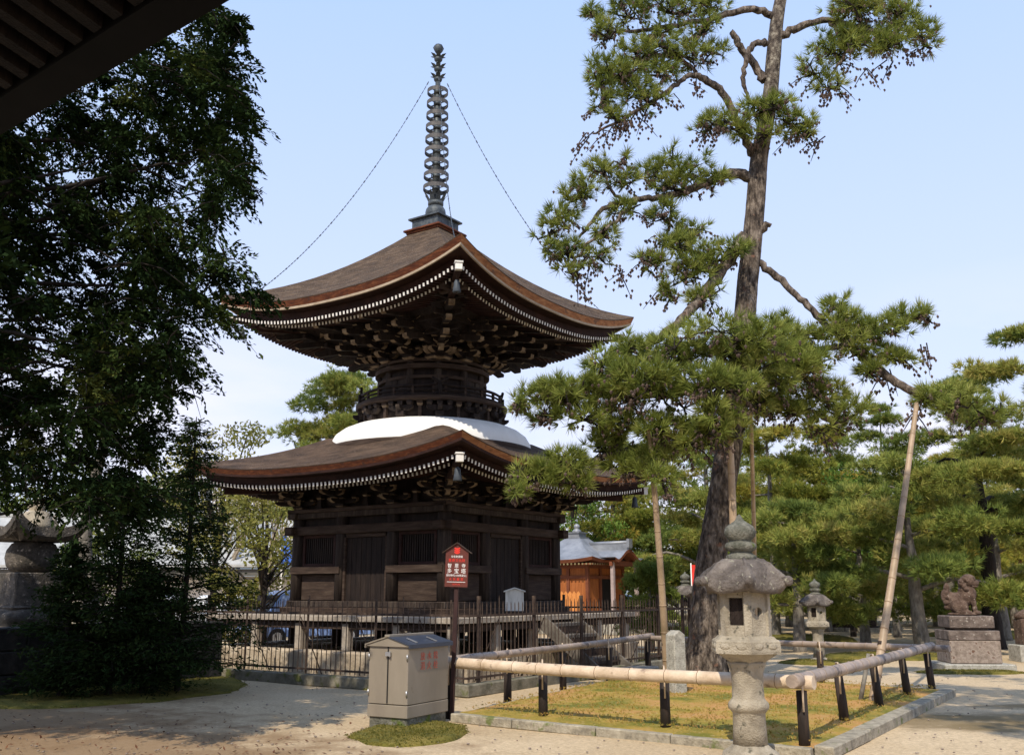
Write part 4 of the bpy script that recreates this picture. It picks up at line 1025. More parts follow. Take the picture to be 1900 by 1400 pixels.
# ------------------------------------------------------------------ stone lanterns
def hexshape(n=6, k=.0, off=0.0):
    def f(w):
        a = (w - off) % (2 * PI / n) - PI / n
        return math.cos(PI / n) / math.cos(a)
    return f
def lantern(label, loc, rzv, group):
    t = thing('stone_lantern', label, 'lantern', loc, rzv, group)
    hx = hexshape(6)
    MB().lathe([(.27, -.05), (.285, .02), (.27, .07), (.215, .10), (.185, .13), (.16, .15)], 28, shape=lambda w: 1 + .02 * math.cos(6 * w)).build('foot', 'lanternstone', t)
    MB().lathe([(.17, .13), (.160, .30), (.158, .43), (.175, .455), (.195, .475), (.200, .50), (.195, .53), (.172, .555), (.158, .575), (.152, .70), (.160, .82), (.185, .89), (.195, .915), (.17, .93)], 28).build('shaft', 'lanternstone', t)
    mb = MB(); mb.lathe([(.17, .90), (.235, .945), (.33, 1.005)], 36, shape=hx, smooth=False); mb.lathe([(.36, 1.005), (.365, 1.03), (.36, 1.12), (.345, 1.135), (.325, 1.14), (.30, 1.165), (.26, 1.175), (.1, 1.176)], 36, shape=hx, smooth=False)
    for k in range(6):
        a = k * PI / 3 + PI / 6
        for s_ in (-1, 1):
            d = Vector((math.cos(a), math.sin(a), 0)); tt = Vector((-d.y, d.x, 0)); c = d * .315 + tt * (s_ * .085) + Vector((0, 0, 1.075))
            mb.ell(c, (.008, .055, .030), 10, 6, 0, Matrix.Rotation(a, 3, 'Z'))
    mb.build('platform', 'lanternstone', t)
    mb = MB(); ri = .235                  # fire box: six posts, panels with openings
    for k in range(6):
        a = k * PI / 3; mb.box((ri * math.cos(a), ri * math.sin(a), 1.385), (.06, .075, .43), 0, Matrix.Rotation(a, 3, 'Z'))
    for k in range(6):
        a = k * PI / 3 + PI / 6; rt = Matrix.Rotation(a, 3, 'Z'); ra = .208
        d = Vector((math.cos(a), math.sin(a), 0))
        if k in (0, 3):                   # open window front and back
            mb.box(d * ra + Vector((0, 0, 1.225)), (.045, .20, .10), 0, rt); mb.box(d * ra + Vector((0, 0, 1.57)), (.045, .20, .06), 0, rt)
        else:
            n = 16; ho = .043             # panel with a round hole
            tt = Vector((-d.y, d.x, 0)); cz = 1.45
            out = []; inn = []
            for j in range(n):
                w = 2 * PI * j / n; cx_, cz_ = math.cos(w), math.sin(w)
                s_ = 1 / max(abs(cx_) / .095, abs(cz_) / .21) if True else 0
                out.append((cx_ * s_, min(max(cz_ * s_, -.21), .21))); inn.append((cx_ * ho, cz_ * ho + .02))
            vs = [d * (ra + .02) + tt * x + Vector((0, 0, 1.385 + z)) for x, z in out] + [d * (ra + .02) + tt * x + Vector((0, 0, 1.385 + z)) for x, z in inn] + [d * (ra - .03) + tt * x + Vector((0, 0, 1.385 + z)) for x, z in inn]
            mb.add(vs, [(j, (j + 1) % n, n + (j + 1) % n, n + j) for j in range(n)] + [(n + j, n + (j + 1) % n, 2 * n + (j + 1) % n, 2 * n + j) for j in range(n)], 0)
    fb = mb.build('fire_box', 'lanternstone', t)
    mb = MB()                             # diagonal lattice inside the window
    for k in (3,):
        a = k * PI / 3 + PI / 6; d = Vector((math.cos(a), math.sin(a), 0)); rt = Matrix.Rotation(a, 3, 'Z')
        for s_ in (-1, 1):
            for q in range(-4, 5):
                mb.box(d * .185 + Vector((0, 0, 1.41 + q * .078)), (.012 + .002 * s_, .24, .042), 0, rt @ Matrix.Rotation(s_ * R(52), 3, 'X'))
    mb.build('lattice', 'wood_dark', fb)
    MB().lathe([(.26, 1.60), (.17, 1.602), (.1, 1.62)], 24, shape=hx).build('box_ceiling', 'lanterncap', fb)
    # roof with curled corners
    mb = MB(); n = 72; rows = []
    for r, z, cu in ((.20, 1.60, 0), (.40, 1.595, .02), (.425, 1.625, .05), (.43, 1.655, .06), (.40, 1.73, .045), (.352, 1.81, .02), (.295, 1.872, .0), (.235, 1.912, 0), (.08, 1.93, 0)):
        row = []
        for j in range(n):
            w = 2 * PI * j / n; c6 = (.5 + .5 * math.cos(6 * w)) ** 6
            q = hx(w) * (1 + cu * 2.2 * c6)
            row.append((r * q * math.cos(w), r * q * math.sin(w), z + cu * 1.1 * c6 - (.012 * (1 - c6) if r > .3 else 0) + .012 * math.sin(3 * w + r * 20)))
        rows.append(row)
    vs = [v for r in rows for v in r]
    mb.add(vs, [(i * n + j, i * n + (j + 1) % n, (i + 1) * n + (j + 1) % n, (i + 1) * n + j) for i in range(len(rows) - 1) for j in range(n)], 0, True)
    for k in range(6):
        w = k * PI / 3; d = Vector((math.cos(w), math.sin(w), 0)); c = d * .475 + Vector((0, 0, 1.705)); tt = Vector((-d.y, d.x, 0))
        mb.ell(c, (.05, .05, .052), 10, 7)
        mb.tube([d * .16 + Vector((0, 0, 1.925)), d * .29 + Vector((0, 0, 1.868)), d * .395 + Vector((0, 0, 1.755)), c], [.016, .022, .028, .04], 8)
    mb.build('cap', 'lanterncap', t)
    MB().lathe([(.15, 1.90), (.155, 1.955), (.12, 1.975), (.105, 1.995), (.145, 2.015), (.165, 2.05), (.145, 2.085), (.11, 2.10), (.115, 2.115), (.152, 2.15), (.162, 2.20), (.14, 2.25), (.09, 2.285), (.045, 2.315), (.02, 2.36), (0, 2.38)], 24).build('jewel', 'mossstone', t)
    return t
GL = 'stone lanterns of the temple court'
LT0 = lantern('tall weathered stone lantern with curled hexagonal cap standing right in the foreground', G(1394, 1408), R(25), GL)
dup(LT0, G(1521, 1228), R(20), 'smaller pale stone lantern on a round moss patch behind the bamboo railing', .80)
dup(LT0, G(1276, 1200), R(40), 'grey stone lantern half hidden left of the big pine trunk', .92)

# ------------------------------------------------------------------ guardian lion on its pedestal
pd = G(1800, 1241); th = R(-6)
pede = thing('stone_pedestal', 'stepped sandstone pedestal with lichen under the guardian lion', 'pedestal', pd, th)
MB().box((0, 0, .06), (1.42, 1.30, .18)).build('slab', 'granite', pede, bevel=.02)
MB().box((0, 0, .40), (1.02, .92, .50)).build('block', 'pedbrown', pede, bevel=.02); MB().box((0, 0, .755), (1.03, .93, .21)).build('block', 'pedstone', pede, bevel=.015)
mb = MB(); mb.box((0, 0, 1.04), (.90, .80, .27)); mb.box((0, 0, .885), (.70, .62, .05)); mb.build('capstone', 'pedstone', pede, bevel=.02)
ln = MB()
def E(x, y, z, a, b, c, ry=0): ln.ell((x, y, z), (a, b, c), 14, 9, 0, Matrix.Rotation(R(ry), 3, 'Y'))
E(-.02, 0, .03, .37, .24, .05)                                   # foot slab
E(-.13, 0, .27, .25, .21, .24, 20); E(.06, 0, .43, .20, .175, .27, 24); E(.16, 0, .48, .15, .16, .17)   # rump, trunk, chest
for s_ in (-1, 1):
    E(-.10, s_ * .14, .20, .20, .10, .17, 15); E(-.02, s_ * .16, .07, .19, .075, .06)                   # folded hind legs
    for z, r in ((.40, .075), (.28, .066), (.16, .060)): E(.20 + (.40 - z) * .10, s_ * .10, z, r, r, .10)
    E(.27, s_ * .10, .065, .10, .070, .05)                                                       # fore paws
    E(.10, s_ * .15, .80, .055, .04, .085, -30)                                                  # ears
    E(.285, s_ * .075, .79, .03, .028, .025)                                                     # eyes
    for q in range(5): E(.02 + .05 * math.cos(q * 1.3), s_ * .16, .58 + q * .055, .062, .055, .052)   # mane curls
E(.15, 0, .76, .175, .165, .155); E(.275, 0, .70, .11, .115, .075); E(.27, 0, .635, .09, .095, .03); E(.345, 0, .735, .045, .055, .04); E(.24, 0, .835, .07, .12, .035)
E(.02, 0, .68, .11, .17, .15); E(.0, 0, .56, .10, .16, .10)
for q in range(9): E(-.36 + .02 * math.sin(q * 2.1), .045 * math.sin(q * 2.7), .18 + q * .052, .095 - .006 * q, .085, .062)
E(-.38, 0, .42, .12, .085, .17); E(-.35, 0, .60, .07, .06, .12); E(-.26, 0, .32, .12, .1, .2)
lion = ln.build('guardian_lion', 'redstone')
md = lion.modifiers.new('remesh', 'REMESH'); md.mode = 'VOXEL'; md.voxel_size = .0095; md.use_smooth_shade = True
sm_ = lion.modifiers.new('smooth', 'SMOOTH'); sm_.iterations = 1
dg = bpy.context.evaluated_depsgraph_get(); dg.update()
me = bpy.data.meshes.new_from_object(lion.evaluated_get(dg)); lion.modifiers.clear(); lion.data = me
if not me.materials: me.materials.append(M['redstone'])
tag(lion, 'seated red-brown stone guardian lion with upright flame tail facing right', 'statue'); pede.scale = (1, 1, .94); lion.location = (pd.x, pd.y, 1.105); lion.rotation_euler = (0, 0, th + R(-14)); lion.scale = (.88, .88, .95)
stele = MB(); p = G(1836, 1190)
prof = [(-.32, -.1), (.34, -.1), (.33, .7), (.30, 1.35), (.22, 1.62), (.05, 1.72), (-.14, 1.66), (-.27, 1.40), (-.30, .7)]
o = tag(stele.prism(prof, .18, Matrix.Identity(4), 0).build('standing_stone', 'mossstone', None, bevel=.04), 'tall rough upright stone slab behind the lion pedestal', 'standing stone'); o.location = p; o.rotation_euler = (0, 0, R(14)); o.scale = (1.0, 1, 1.15)
p = G(1908, 1225)
ped2 = thing('stone_pillar', 'stone pillar on a plain block cut by the right edge of the photo', 'pillar', p)
MB().box((0, 0, .17), (.62, .6, .40)).build('block', 'granite', ped2, bevel=.02); MB().box((.04, 0, .66), (.42, .42, .62)).build('pillar', 'redstone', ped2, bevel=.03); MB().lathe([(.23, .97), (.25, 1.05), (.15, 1.13), (0, 1.2)], 12, (.04, 0, 0)).build('top', 'redstone', ped2)

# ------------------------------------------------------------------ left: stupa on the dark stone wall
wA = G(-260, 1318); wB = G(410, 1258)
wd = (wB - wA).normalized(); wn = Vector((-wd.y, wd.x, 0)); wl = (wB - wA).length
sw = thing('stone_platform', 'dark stone block platform in deep shade under the left trees', 'stone wall', (0, 0, 0))
mb = MB(); z = -.05; rr = random.Random(3)
wrot = Matrix.Rotation(math.atan2(wd.y, wd.x), 3, 'Z')
for row, h in enumerate((.38, .36, .36)):
    x = -.3 * row
    while x < wl:
        L = rr.uniform(.7, 1.25); x1 = min(x + L, wl); x0 = max(x, 0)
        if x1 - x0 > .05: mb.box(wA + wd * ((x0 + x1) / 2) + wn * (.35 + rr.uniform(-.012, .012)) + Vector((0, 0, z + h / 2)), (x1 - x0 - .012, .7, h - .012), 0, wrot)
        x += L
    x = 0
    while x < 2.8:
        L = rr.uniform(.6, 1.1); mb.box(wB - wd * .35 + wn * (.72 + x + L / 2) + Vector((0, 0, z + h / 2)), (.70 + rr.uniform(-.02, .01), L - .012, h - .012), 0, wrot); x += L
    z += h
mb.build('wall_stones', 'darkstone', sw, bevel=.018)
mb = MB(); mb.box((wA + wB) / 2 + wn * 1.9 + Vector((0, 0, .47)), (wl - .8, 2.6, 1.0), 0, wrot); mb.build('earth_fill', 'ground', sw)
ZT = 1.05
gp = G(48, 1150, ZT); gp = P(48, 1150, 17.3)
go = thing('stone_stupa', 'large five-ring stone stupa with round middle and curled square cap', 'stupa', (gp.x, gp.y, ZT - .02), R(51)); go.scale = (1.1, 1.1, 1.06)
mb = MB(); n = 64; rows = []
for r, z in ((.62, 0), (.62, .04), (.66, .10), (.64, .19), (.54, .26), (.50, .28)):
    rows += [(r * (1 + .05 * abs(math.cos(4 * w)) * (1 if .05 < z < .25 else 0)) * hexshape(4)(w + PI / 4) ** .5 * math.cos(w), r * (1 + .05 * abs(math.cos(4 * w))) * hexshape(4)(w + PI / 4) ** .5 * math.sin(w), z) for w in np.linspace(0, 2 * PI, n, endpoint=False)]
mb.add(rows, [(i * n + j, i * n + (j + 1) % n, (i + 1) * n + (j + 1) % n, (i + 1) * n + j) for i in range(5) for j in range(n)], 0, True); mb.add(rows[-n:], [tuple(range(n))])
mb.build('lotus_base', 'stupa', go)
mb = MB(); mb.box((0, 0, .56), (.80, .80, .56)); mb.box((0, 0, .29), (.88, .88, .05)); mb.build('cube', 'stupa', go, bevel=.02)
MB().lathe([(.20, .84), (.30, .86), (.37, .95), (.40, 1.08), (.385, 1.20), (.32, 1.31), (.22, 1.36)], 32).build('globe', 'stupa', go)
mb = MB(); n = 48; rows = []
for r, z, c in ((.40, 1.34, .0), (.60, 1.37, .17), (.65, 1.41, .26), (.63, 1.55, .32), (.46, 1.50, .12), (.28, 1.57, .0), (.22, 1.62, 0)):
    for w in np.linspace(0, 2 * PI, n, endpoint=False):
        k = hexshape(4)(w + PI / 4); c4 = max(0, (k - .7071) / .2929) ** 1.6; q = r * 1.30
        rows.append((q * k * math.cos(w), q * k * math.sin(w), z + c * c4))
mb.add(rows, [(i * n + j, i * n + (j + 1) % n, (i + 1) * n + (j + 1) % n, (i + 1) * n + j) for i in range(6) for j in range(n)], 0, False); mb.build('cap', 'stupa', go)
MB().lathe([(.27, 1.54), (.27, 1.62), (.21, 1.80), (.17, 1.84), (.12, 1.86), (.15, 1.90), (.14, 1.98), (0, 2.08)], 24).build('finial', 'lanternstone', go)
p = P(132, 1120, 19.5)
sl2 = thing('small_stone_shrine', 'small stone shrine with a flared fluted cap beside the stupa', 'stone shrine', (p.x, p.y, ZT - .05))
MB().box((0, 0, .1), (.5, .5, .24)).build('base', 'granite', sl2, bevel=.02); MB().lathe([(.40, .20), (.36, .26), (.2, .42), (.10, .50)], 40, shape=lambda w: 1 + .05 * math.cos(10 * w)).build('cap', 'lanternstone', sl2); MB().lathe([(.08, .48), (.10, .52), (.04, .58), (0, .6)], 16).build('knob', 'granite', sl2)
p = P(126, 1095, 21.5)
o = tag(MB().prism([(-.28, -.05), (.28, -.05), (.26, .62), (.15, .72), (-.15, .72), (-.26, .62)], .3, Matrix.Identity(4), 0).build('gravestone', 'kerb', None, bevel=.03), 'pale rounded stone slab behind the small fluted shrine', 'stone slab'); o.location = (p.x, p.y, ZT - .1); o.scale = (1, 1, 1.25)

# ------------------------------------------------------------------ trees
def px_pads(lv, pads, dens, L, w, nn, cones=None, twigs=None, seed=1, sub=6, varb=.5, flat=.75, spread=.95, depth=None):
    rs = np.random.default_rng(seed)
    for (px, py, rx, ry, Y) in pads:
        c = np.array(P(px, py, Y)); s_ = Y * 1.0 / F_PX / .98
        RX, RZ = rx * s_, ry * s_
        RY = depth or max(.35, min(1.1, RX * .85))
        pad_core(lv, c, RX, RY, RZ, int(rx * ry * 3.1 * dens), L, w, nn, cones, twigs, rs, sub, varb, spread)
def pad_core(lv, c, RX, RY, RZ, n, L, w, nn, cones, twigs, rs, sub=6, varb=.5, spread=.95):
    cen = c + rs.uniform(-.62, .62, (sub, 3)) * np.array([RX, RY, RZ]); rad = rs.uniform(.40, .66, (sub, 1))
    cen[0] = c
    idx = rs.integers(0, sub, n)
    d = unit(rs.normal(0, 1, (n, 3)) * np.array([1, 1, .9]) + np.array([0, 0, .30]))
    rr_ = rs.uniform(.35, 1, (n, 1)) ** .5
    p = cen[idx] + d * rr_ * rad[idx] * np.array([RX, RY, RZ])
    dirs = d * np.array([1, 1, .8]) + np.array([0, 0, .55])
    base = np.clip(varb + rs.normal(0, .10, sub), 0, 1)[idx] + rs.normal(0, .10, n)
    lv.needles(p, dirs, L, w, nn, spread, np.clip(base, 0, 1))
    if twigs is not None:
        m = max(3, n // 7)
        for i in rs.choice(n, min(m, n), replace=False):
            a = Vector(cen[idx[i]] - np.array([0, 0, RZ * .25])); b = Vector(p[i])
            twigs.tube([a, a.lerp(b, .5) + Vector((0, 0, .02)), b], [.014, .010, .005], 4, 0, False)
        for q in cen[1:]: twigs.tube([Vector(c - np.array([0, 0, RZ * .3])), Vector(q - np.array([0, 0, RZ * .25]))], [.022, .014], 5, 0, False)
    if cones is not None and twigs is not None:
        for i in range(max(3, n // 16)):
            a = Vector(cen[rs.integers(0, sub)]) - Vector((0, 0, RZ * .2)); dd = Vector((rs.uniform(-.9, .9) * RX, rs.uniform(-.6, .6) * RY, -RZ * rs.uniform(.5, 1.35))); b = a + dd
            twigs.tube([a, a.lerp(b, .5) + Vector((0, 0, .03)), b], [.012, .009, .004], 4, 0, False)
            for k in range(7):
                q = np.array(a.lerp(b, .35 + .68 * k / 7)) + rs.normal(0, .028, 3)
                cones.add([q + np.array(v) for v in ((0, 0, .030), (.027, 0, 0), (0, .027, 0), (-.027, 0, 0), (0, -.027, 0), (0, 0, -.046))],
                          [(0, 1, 2), (0, 2, 3), (0, 3, 4), (0, 4, 1), (5, 2, 1), (5, 3, 2), (5, 4, 3), (5, 1, 4)], 0)
    if cones is not None:
        for i in range(int(n * .20)):
            q = cen[rs.integers(0, sub)] + np.array([rs.normal(0, .5) * RX, rs.normal(0, .5) * RY, -RZ * rs.uniform(.15, .85)]) * np.array([.8, .8, .8])
            cones.add([q + np.array(v) for v in ((0, 0, .030), (.027, 0, 0), (0, .027, 0), (-.027, 0, 0), (0, -.027, 0), (0, 0, -.046))],
                      [(0, 1, 2), (0, 2, 3), (0, 3, 4), (0, 4, 1), (5, 2, 1), (5, 3, 2), (5, 4, 3), (5, 1, 4)], 0)

# the old pine in the bed
TY = 17.4
tb = P(1318, 1262, TY); tb.z = .08
pine = thing('pine_tree', 'tall old pine with open crown and furrowed trunk inside the bamboo railing', 'tree', tb)
def PL(px, py, dy=0.0): return P(px, py, TY + dy) - tb
trunk = [(1311, 1270, 0, 35), (1310, 1180, 0, 30), (1317, 1080, 0, 28), (1329, 980, 0, 26), (1345, 880, 0, 25), (1361, 780, 0, 24), (1373, 690, 0, 23), (1381, 600, 0, 21.5), (1386, 530, 0, 20), (1395, 450, 0, 19), (1402, 370, 0, 19), (1409, 290, 0, 18), (1427, 200, 0, 15), (1435, 110, 0, 15), (1443, 30, 0, 13), (1460, -60, 0, 11), (1475, -170, 0, 9)]
rr = random.Random(2)
pts = crom([PL(a, b, c) for a, b, c, d in trunk], 8); rads = lerp_list([d * TY / F_PX * 1.0 for a, b, c, d in trunk], len(pts))
from mathutils import noise as mnoise
pts = crom([PL(a, b, c) for a, b, c, d in trunk], 18); rads = lerp_list([d * TY / F_PX * 1.0 for a, b, c, d in trunk], len(pts))
mb = MB(); seg = 64; vs = []
for i, p in enumerate(pts):
    for k in range(seg):
        w = 2 * PI * k / seg; z = p.z; cx_, sx_ = math.cos(w), math.sin(w)
        big = mnoise.noise(Vector((cx_ * 1.6, sx_ * 1.6, z * .55)))
        cr = mnoise.fractal(Vector((cx_ * 3.4, sx_ * 3.4, z * 1.5)), .7, 2.1, 4)
        rg = abs(mnoise.noise(Vector((cx_ * 4.2 + 7, sx_ * 4.2, z * 1.15 + 3))))     # furrows between bark plates
        f = max(.25, 1 - z / 13)
        rough = 1 + .10 * big + f * (.055 * cr + .17 * min(.45, rg) - .05) + rr.uniform(-.012, .012)
        if z < .6: rough += (.6 - z) * .5 * (.55 + .45 * math.sin(5 * w + 1))
        vs.append(p + Vector((cx_, sx_, 0)) * rads[i] * rough)
nP = len(pts); hi = int(nP * .70)
mi = [0 if i < hi else 1 for i in range(nP - 1) for k in range(seg)]
mb.add(vs, [(i * seg + k, i * seg + (k + 1) % seg, (i + 1) * seg + (k + 1) % seg, (i + 1) * seg + k) for i in range(nP - 1) for k in range(seg)], mi, True)
mb.build('trunk', ['bark', 'bark_pale'], pine)
LIMBS = [
 ([(1395, 330, 0), (1350, 321, -.1), (1300, 345, -.3), (1230, 365, -.5), (1170, 372, -.6), (1120, 388, -.7), (1075, 440, -.8)], [13, 11, 9, 7, 6, 5, 3]),
 ([(1180, 372, -.6), (1140, 412, -.8), (1095, 448, -.9), (1055, 500, -1)], [5, 4, 3, 1.5]),
 ([(1250, 360, -.4), (1240, 420, -.3), (1222, 490, -.3)], [4, 3, 1.5]),
 ([(1160, 372, -.6), (1130, 350, -.7), (1120, 310, -.7)], [4, 3, 2]),
 ([(1382, 440, 0), (1355, 478, -.3), (1320, 528, -.6), (1270, 585, -1.0), (1225, 625, -1.3), (1150, 655, -1.6)], [15, 13, 11, 10, 8, 4]),
 ([(1405, 485, 0), (1450, 522, -.2), (1500, 568, -.4), (1560, 625, -.7), (1630, 685, -1.0), (1690, 725, -1.3), (1760, 748, -1.5)], [8, 7.5, 7, 8, 9, 8, 4]),
 ([(1418, 150, 0), (1395, 115, 0), (1372, 85, -.1), (1357, 60, -.1)], [10, 9, 8, 7]),
 ([(1422, 80, 0), (1400, 82, -.2), (1385, 105, -.3), (1380, 150, -.3), (1390, 190, -.4)], [8, 7, 6, 5, 3]),
 ([(1400, 290, 0), (1378, 250, -.2), (1345, 178, -.3), (1308, 148, -.4), (1278, 140, -.5), (1236, 172, -.6), (1174, 212, -.8), (1100, 248, -.9)], [11, 9, 8, 8, 6, 5, 4, 2]),
 ([(1300, 146, -.4), (1275, 118, -.4), (1230, 105, -.5), (1160, 120, -.6)], [5, 4, 3, 2]),
 ([(1437, 30, 0), (1390, 18, -.2), (1310, 38, -.4), (1220, 52, -.5), (1140, 62, -.6)], [9, 8, 6, 5, 3]),
 ([(1440, 72, 0), (1480, 52, -.1), (1535, 38, -.2), (1600, 55, -.3), (1680, 68, -.4)], [10, 9, 7, 5, 3]),
 ([(1540, 40, -.2), (1570, 90, -.3), (1540, 140, -.3)], [5, 4, 2]),
 ([(1400, 436, 0), (1426, 413, -.1)], [9, 8]),
 ([(1368, 700, 0), (1290, 722, -.9), (1200, 735, -1.5), (1100, 735, -1.9), (1000, 742, -2.1)], [10, 9, 7, 5, 3]),
 ([(1355, 800, 0), (1260, 825, -.8), (1170, 835, -1.4), (1060, 865, -1.8), (970, 890, -2.0)], [10, 8, 7, 5, 3]),
 ([(1380, 640, 0), (1460, 640, -.6), (1540, 645, -1.0), (1640, 605, -1.1), (1720, 588, -1.2)], [9, 8, 6, 5, 3]),
 ([(1365, 730, 0), (1440, 740, -.7), (1500, 760, -1.0), (1560, 790, -1.1)], [8, 7, 5, 3]),
 ([(1372, 690, 0), (1345, 700, -1.0), (1320, 760, -1.9), (1290, 800, -2.3)], [8, 7, 6, 3]),
]
for pl, rd in LIMBS:
    mb = MB(); limb(mb, [PL(*q) for q in pl], [r * .88 * TY / F_PX for r in rd], 10, 7, .022, .13); mb.build('limb', 'bark', pine)
Y0 = TY
PADS = [(1100, 20, 30, 22, -.6), (1215, 62, 50, 22, -.6), (1300, 60, 45, 22, -.5), (1230, 135, 55, 22, -.7), (1160, 140, 40, 24, -.8), (1205, 190, 40, 18, -.8), (1110, 150, 30, 20, -.9), (1440, 195, 40, 22, -.5), (1370, 240, 40, 18, -.5), (1425, 245, 45, 18, -.6), (1590, 75, 50, 34, -.4), (1665, 25, 55, 28, -.3), (1250, 345, 50, 22, -.5), (1165, 385, 40, 20, -.7), (1115, 430, 40, 18, -.8), (1030, 470, 30, 16, -.9), (1255, 455, 40, 20, -.4), (1300, 490, 50, 24, -.5), (1165, 25, 75, 32, -.5), (1250, 20, 70, 30, -.5), (1320, 12, 50, 24, -.4), (1130, 65, 42, 28, -.7), (1185, 105, 70, 30, -.6), (1265, 95, 75, 32, -.5), (1320, 92, 34, 24, -.4), (1135, 135, 55, 30, -.8), (1120, 180, 40, 22, -.9), (1180, 165, 50, 26, -.8), (1140, 215, 38, 18, -.9),
 (1400, 205, 60, 28, -.5), (1345, 220, 45, 24, -.4), (1470, 225, 52, 26, -.4), (1500, 250, 32, 18, -.4), (1315, 235, 28, 18, -.3),
 (1600, 35, 85, 42, -.3), (1545, 85, 55, 40, -.3), (1690, 55, 48, 34, -.4), (1640, 85, 55, 32, -.4), (1510, 130, 40, 28, -.3), (1570, 15, 55, 26, -.2), (1620, 5, 70, 26, .2), (1715, 80, 26, 20, -.4), (1540, 160, 30, 18, -.3),
 (1270, 325, 62, 26, -.4), (1210, 320, 46, 28, -.5), (1320, 335, 36, 20, -.3), (1120, 315, 44, 26, -.7), (1080, 355, 46, 28, -.8), (1050, 395, 42, 28, -.8), (1018, 430, 34, 24, -.9), (1050, 465, 40, 22, -.9), (1110, 470, 40, 20, -.8), (1065, 505, 34, 14, -.9), (1160, 335, 36, 22, -.6), (1160, 300, 14, 14, -.6), (1248, 290, 14, 14, -.4),
 (1230, 400, 50, 22, -.4), (1280, 420, 40, 18, -.3), (1220, 480, 44, 26, -.4), (1290, 460, 60, 26, -.5), (1345, 465, 44, 22, -.5), (1280, 505, 60, 28, -.6), (1310, 545, 46, 22, -.7), (1245, 545, 26, 18, -.6),
 (1340, 640, 110, 38, -2.0), (1270, 655, 75, 38, -2.1), (1190, 650, 55, 30, -1.8), (1140, 680, 55, 30, -1.9), (1400, 680, 80, 42, -1.7), (1440, 640, 60, 28, -1.2), (1230, 715, 90, 42, -2.2), (1320, 720, 85, 42, -2.4), (1165, 735, 65, 34, -2.0), (1100, 720, 50, 28, -1.9), (1050, 735, 60, 32, -2.1), (1000, 735, 42, 24, -2.1), (965, 745, 22, 14, -2.1), (1085, 770, 55, 28, -1.9), (1010, 775, 34, 16, -2.0),
 (1150, 790, 60, 32, -1.7), (1230, 790, 55, 30, -2.1), (1340, 785, 60, 36, -2.5), (1290, 820, 52, 30, -2.2), (1215, 845, 50, 26, -1.7), (1120, 830, 42, 26, -1.5), (1150, 870, 60, 26, -1.6), (1040, 865, 55, 26, -2.0), (985, 885, 48, 24, -2.1), (1065, 895, 40, 18, -1.9), (965, 915, 28, 14, -2.1), (1230, 885, 28, 22, -2.2),
 (1450, 700, 70, 36, -1.2), (1500, 670, 60, 30, -1.0), (1520, 720, 60, 30, -1.0), (1480, 760, 60, 30, -.9), (1550, 780, 58, 34, -.9), (1410, 740, 50, 28, -1.4),
 (1500, 620, 62, 26, -.8), (1560, 600, 50, 28, -.9), (1550, 565, 34, 18, -.9), (1620, 605, 60, 26, -1.0), (1680, 590, 40, 20, -1.1), (1722, 590, 18, 12, -1.2), (1600, 645, 58, 28, -1.0), (1660, 660, 42, 24, -1.0), (1610, 690, 40, 18, -1.0), (1440, 605, 40, 20, -.7), (1720, 735, 46, 20, -1.4), (1780, 745, 48, 24, -1.5), (1830, 765, 40, 22, -1.5)]
lv = Leaves(); cones = MB(); tw = MB()
px_pads(lv, [(a, b, c, d, Y0 + e) for a, b, c, d, e in PADS if b < 560], .0118, .205, .0155, 26, cones, tw, seed=20, sub=8, varb=.42)
px_pads(lv, [(a, b, c, d, Y0 + e) for a, b, c, d, e in PADS if b >= 560], .0160, .205, .0155, 26, cones, tw, seed=21, sub=8, varb=.42)
rsp = random.Random(8)
for px, py, dy in [(1100, 248, -.9), (1120, 240, -.9), (1150, 225, -.8), (1175, 215, -.8), (1200, 200, -.7), (1240, 175, -.6), (1290, 150, -.5), (1165, 220, -.8), (1310, 225, -.4), (1330, 235, -.4), (1480, 250, -.4), (1520, 255, -.4), (1560, 160, -.3), (1600, 130, -.3), (1650, 110, -.3), (1700, 95, -.4), (1540, 170, -.3), (1100, 480, -.8), (1150, 500, -.8), (1190, 470, -.5), (1225, 440, -.3), (1080, 520, -.9), (1240, 520, -.4), (1640, 690, -1), (1720, 640, -1.2), (1330, 560, -.6), (1700, 760, -1.4)]:
    for q in range(3):
        a = P(px + rsp.uniform(-12, 12), py + rsp.uniform(-6, 6), TY + dy); b = a + Vector((rsp.uniform(-.45, .35), rsp.uniform(-.2, .2), rsp.uniform(-.55, -.15)))
        tw.tube([a, a.lerp(b, .5) + Vector((0, 0, .03)), b], [.013, .010, .004], 4, 0, False)
        for k in range(9):
            c_ = a.lerp(b, .2 + .82 * k / 9) + Vector((rsp.gauss(0, .06), rsp.gauss(0, .06), rsp.gauss(-.01, .04)))
            cones.add([c_ + Vector(v) for v in ((0, 0, .030), (.027, 0, 0), (0, .027, 0), (-.027, 0, 0), (0, -.027, 0), (0, 0, -.046))], [(0, 1, 2), (0, 2, 3), (0, 3, 4), (0, 4, 1), (5, 2, 1), (5, 3, 2), (5, 4, 3), (5, 1, 4)], 0)
lv.build_tri('crown', 'leaf_pine', pine, tb)
for m_, nm, mt_ in ((cones, 'cones', 'cone'), (tw, 'twigs', 'bark_dark')):
    m_.v = [tuple(Vector(v) - tb) for v in m_.v]; o = m_.build(nm, mt_, pine); o['kind'] = 'stuff'
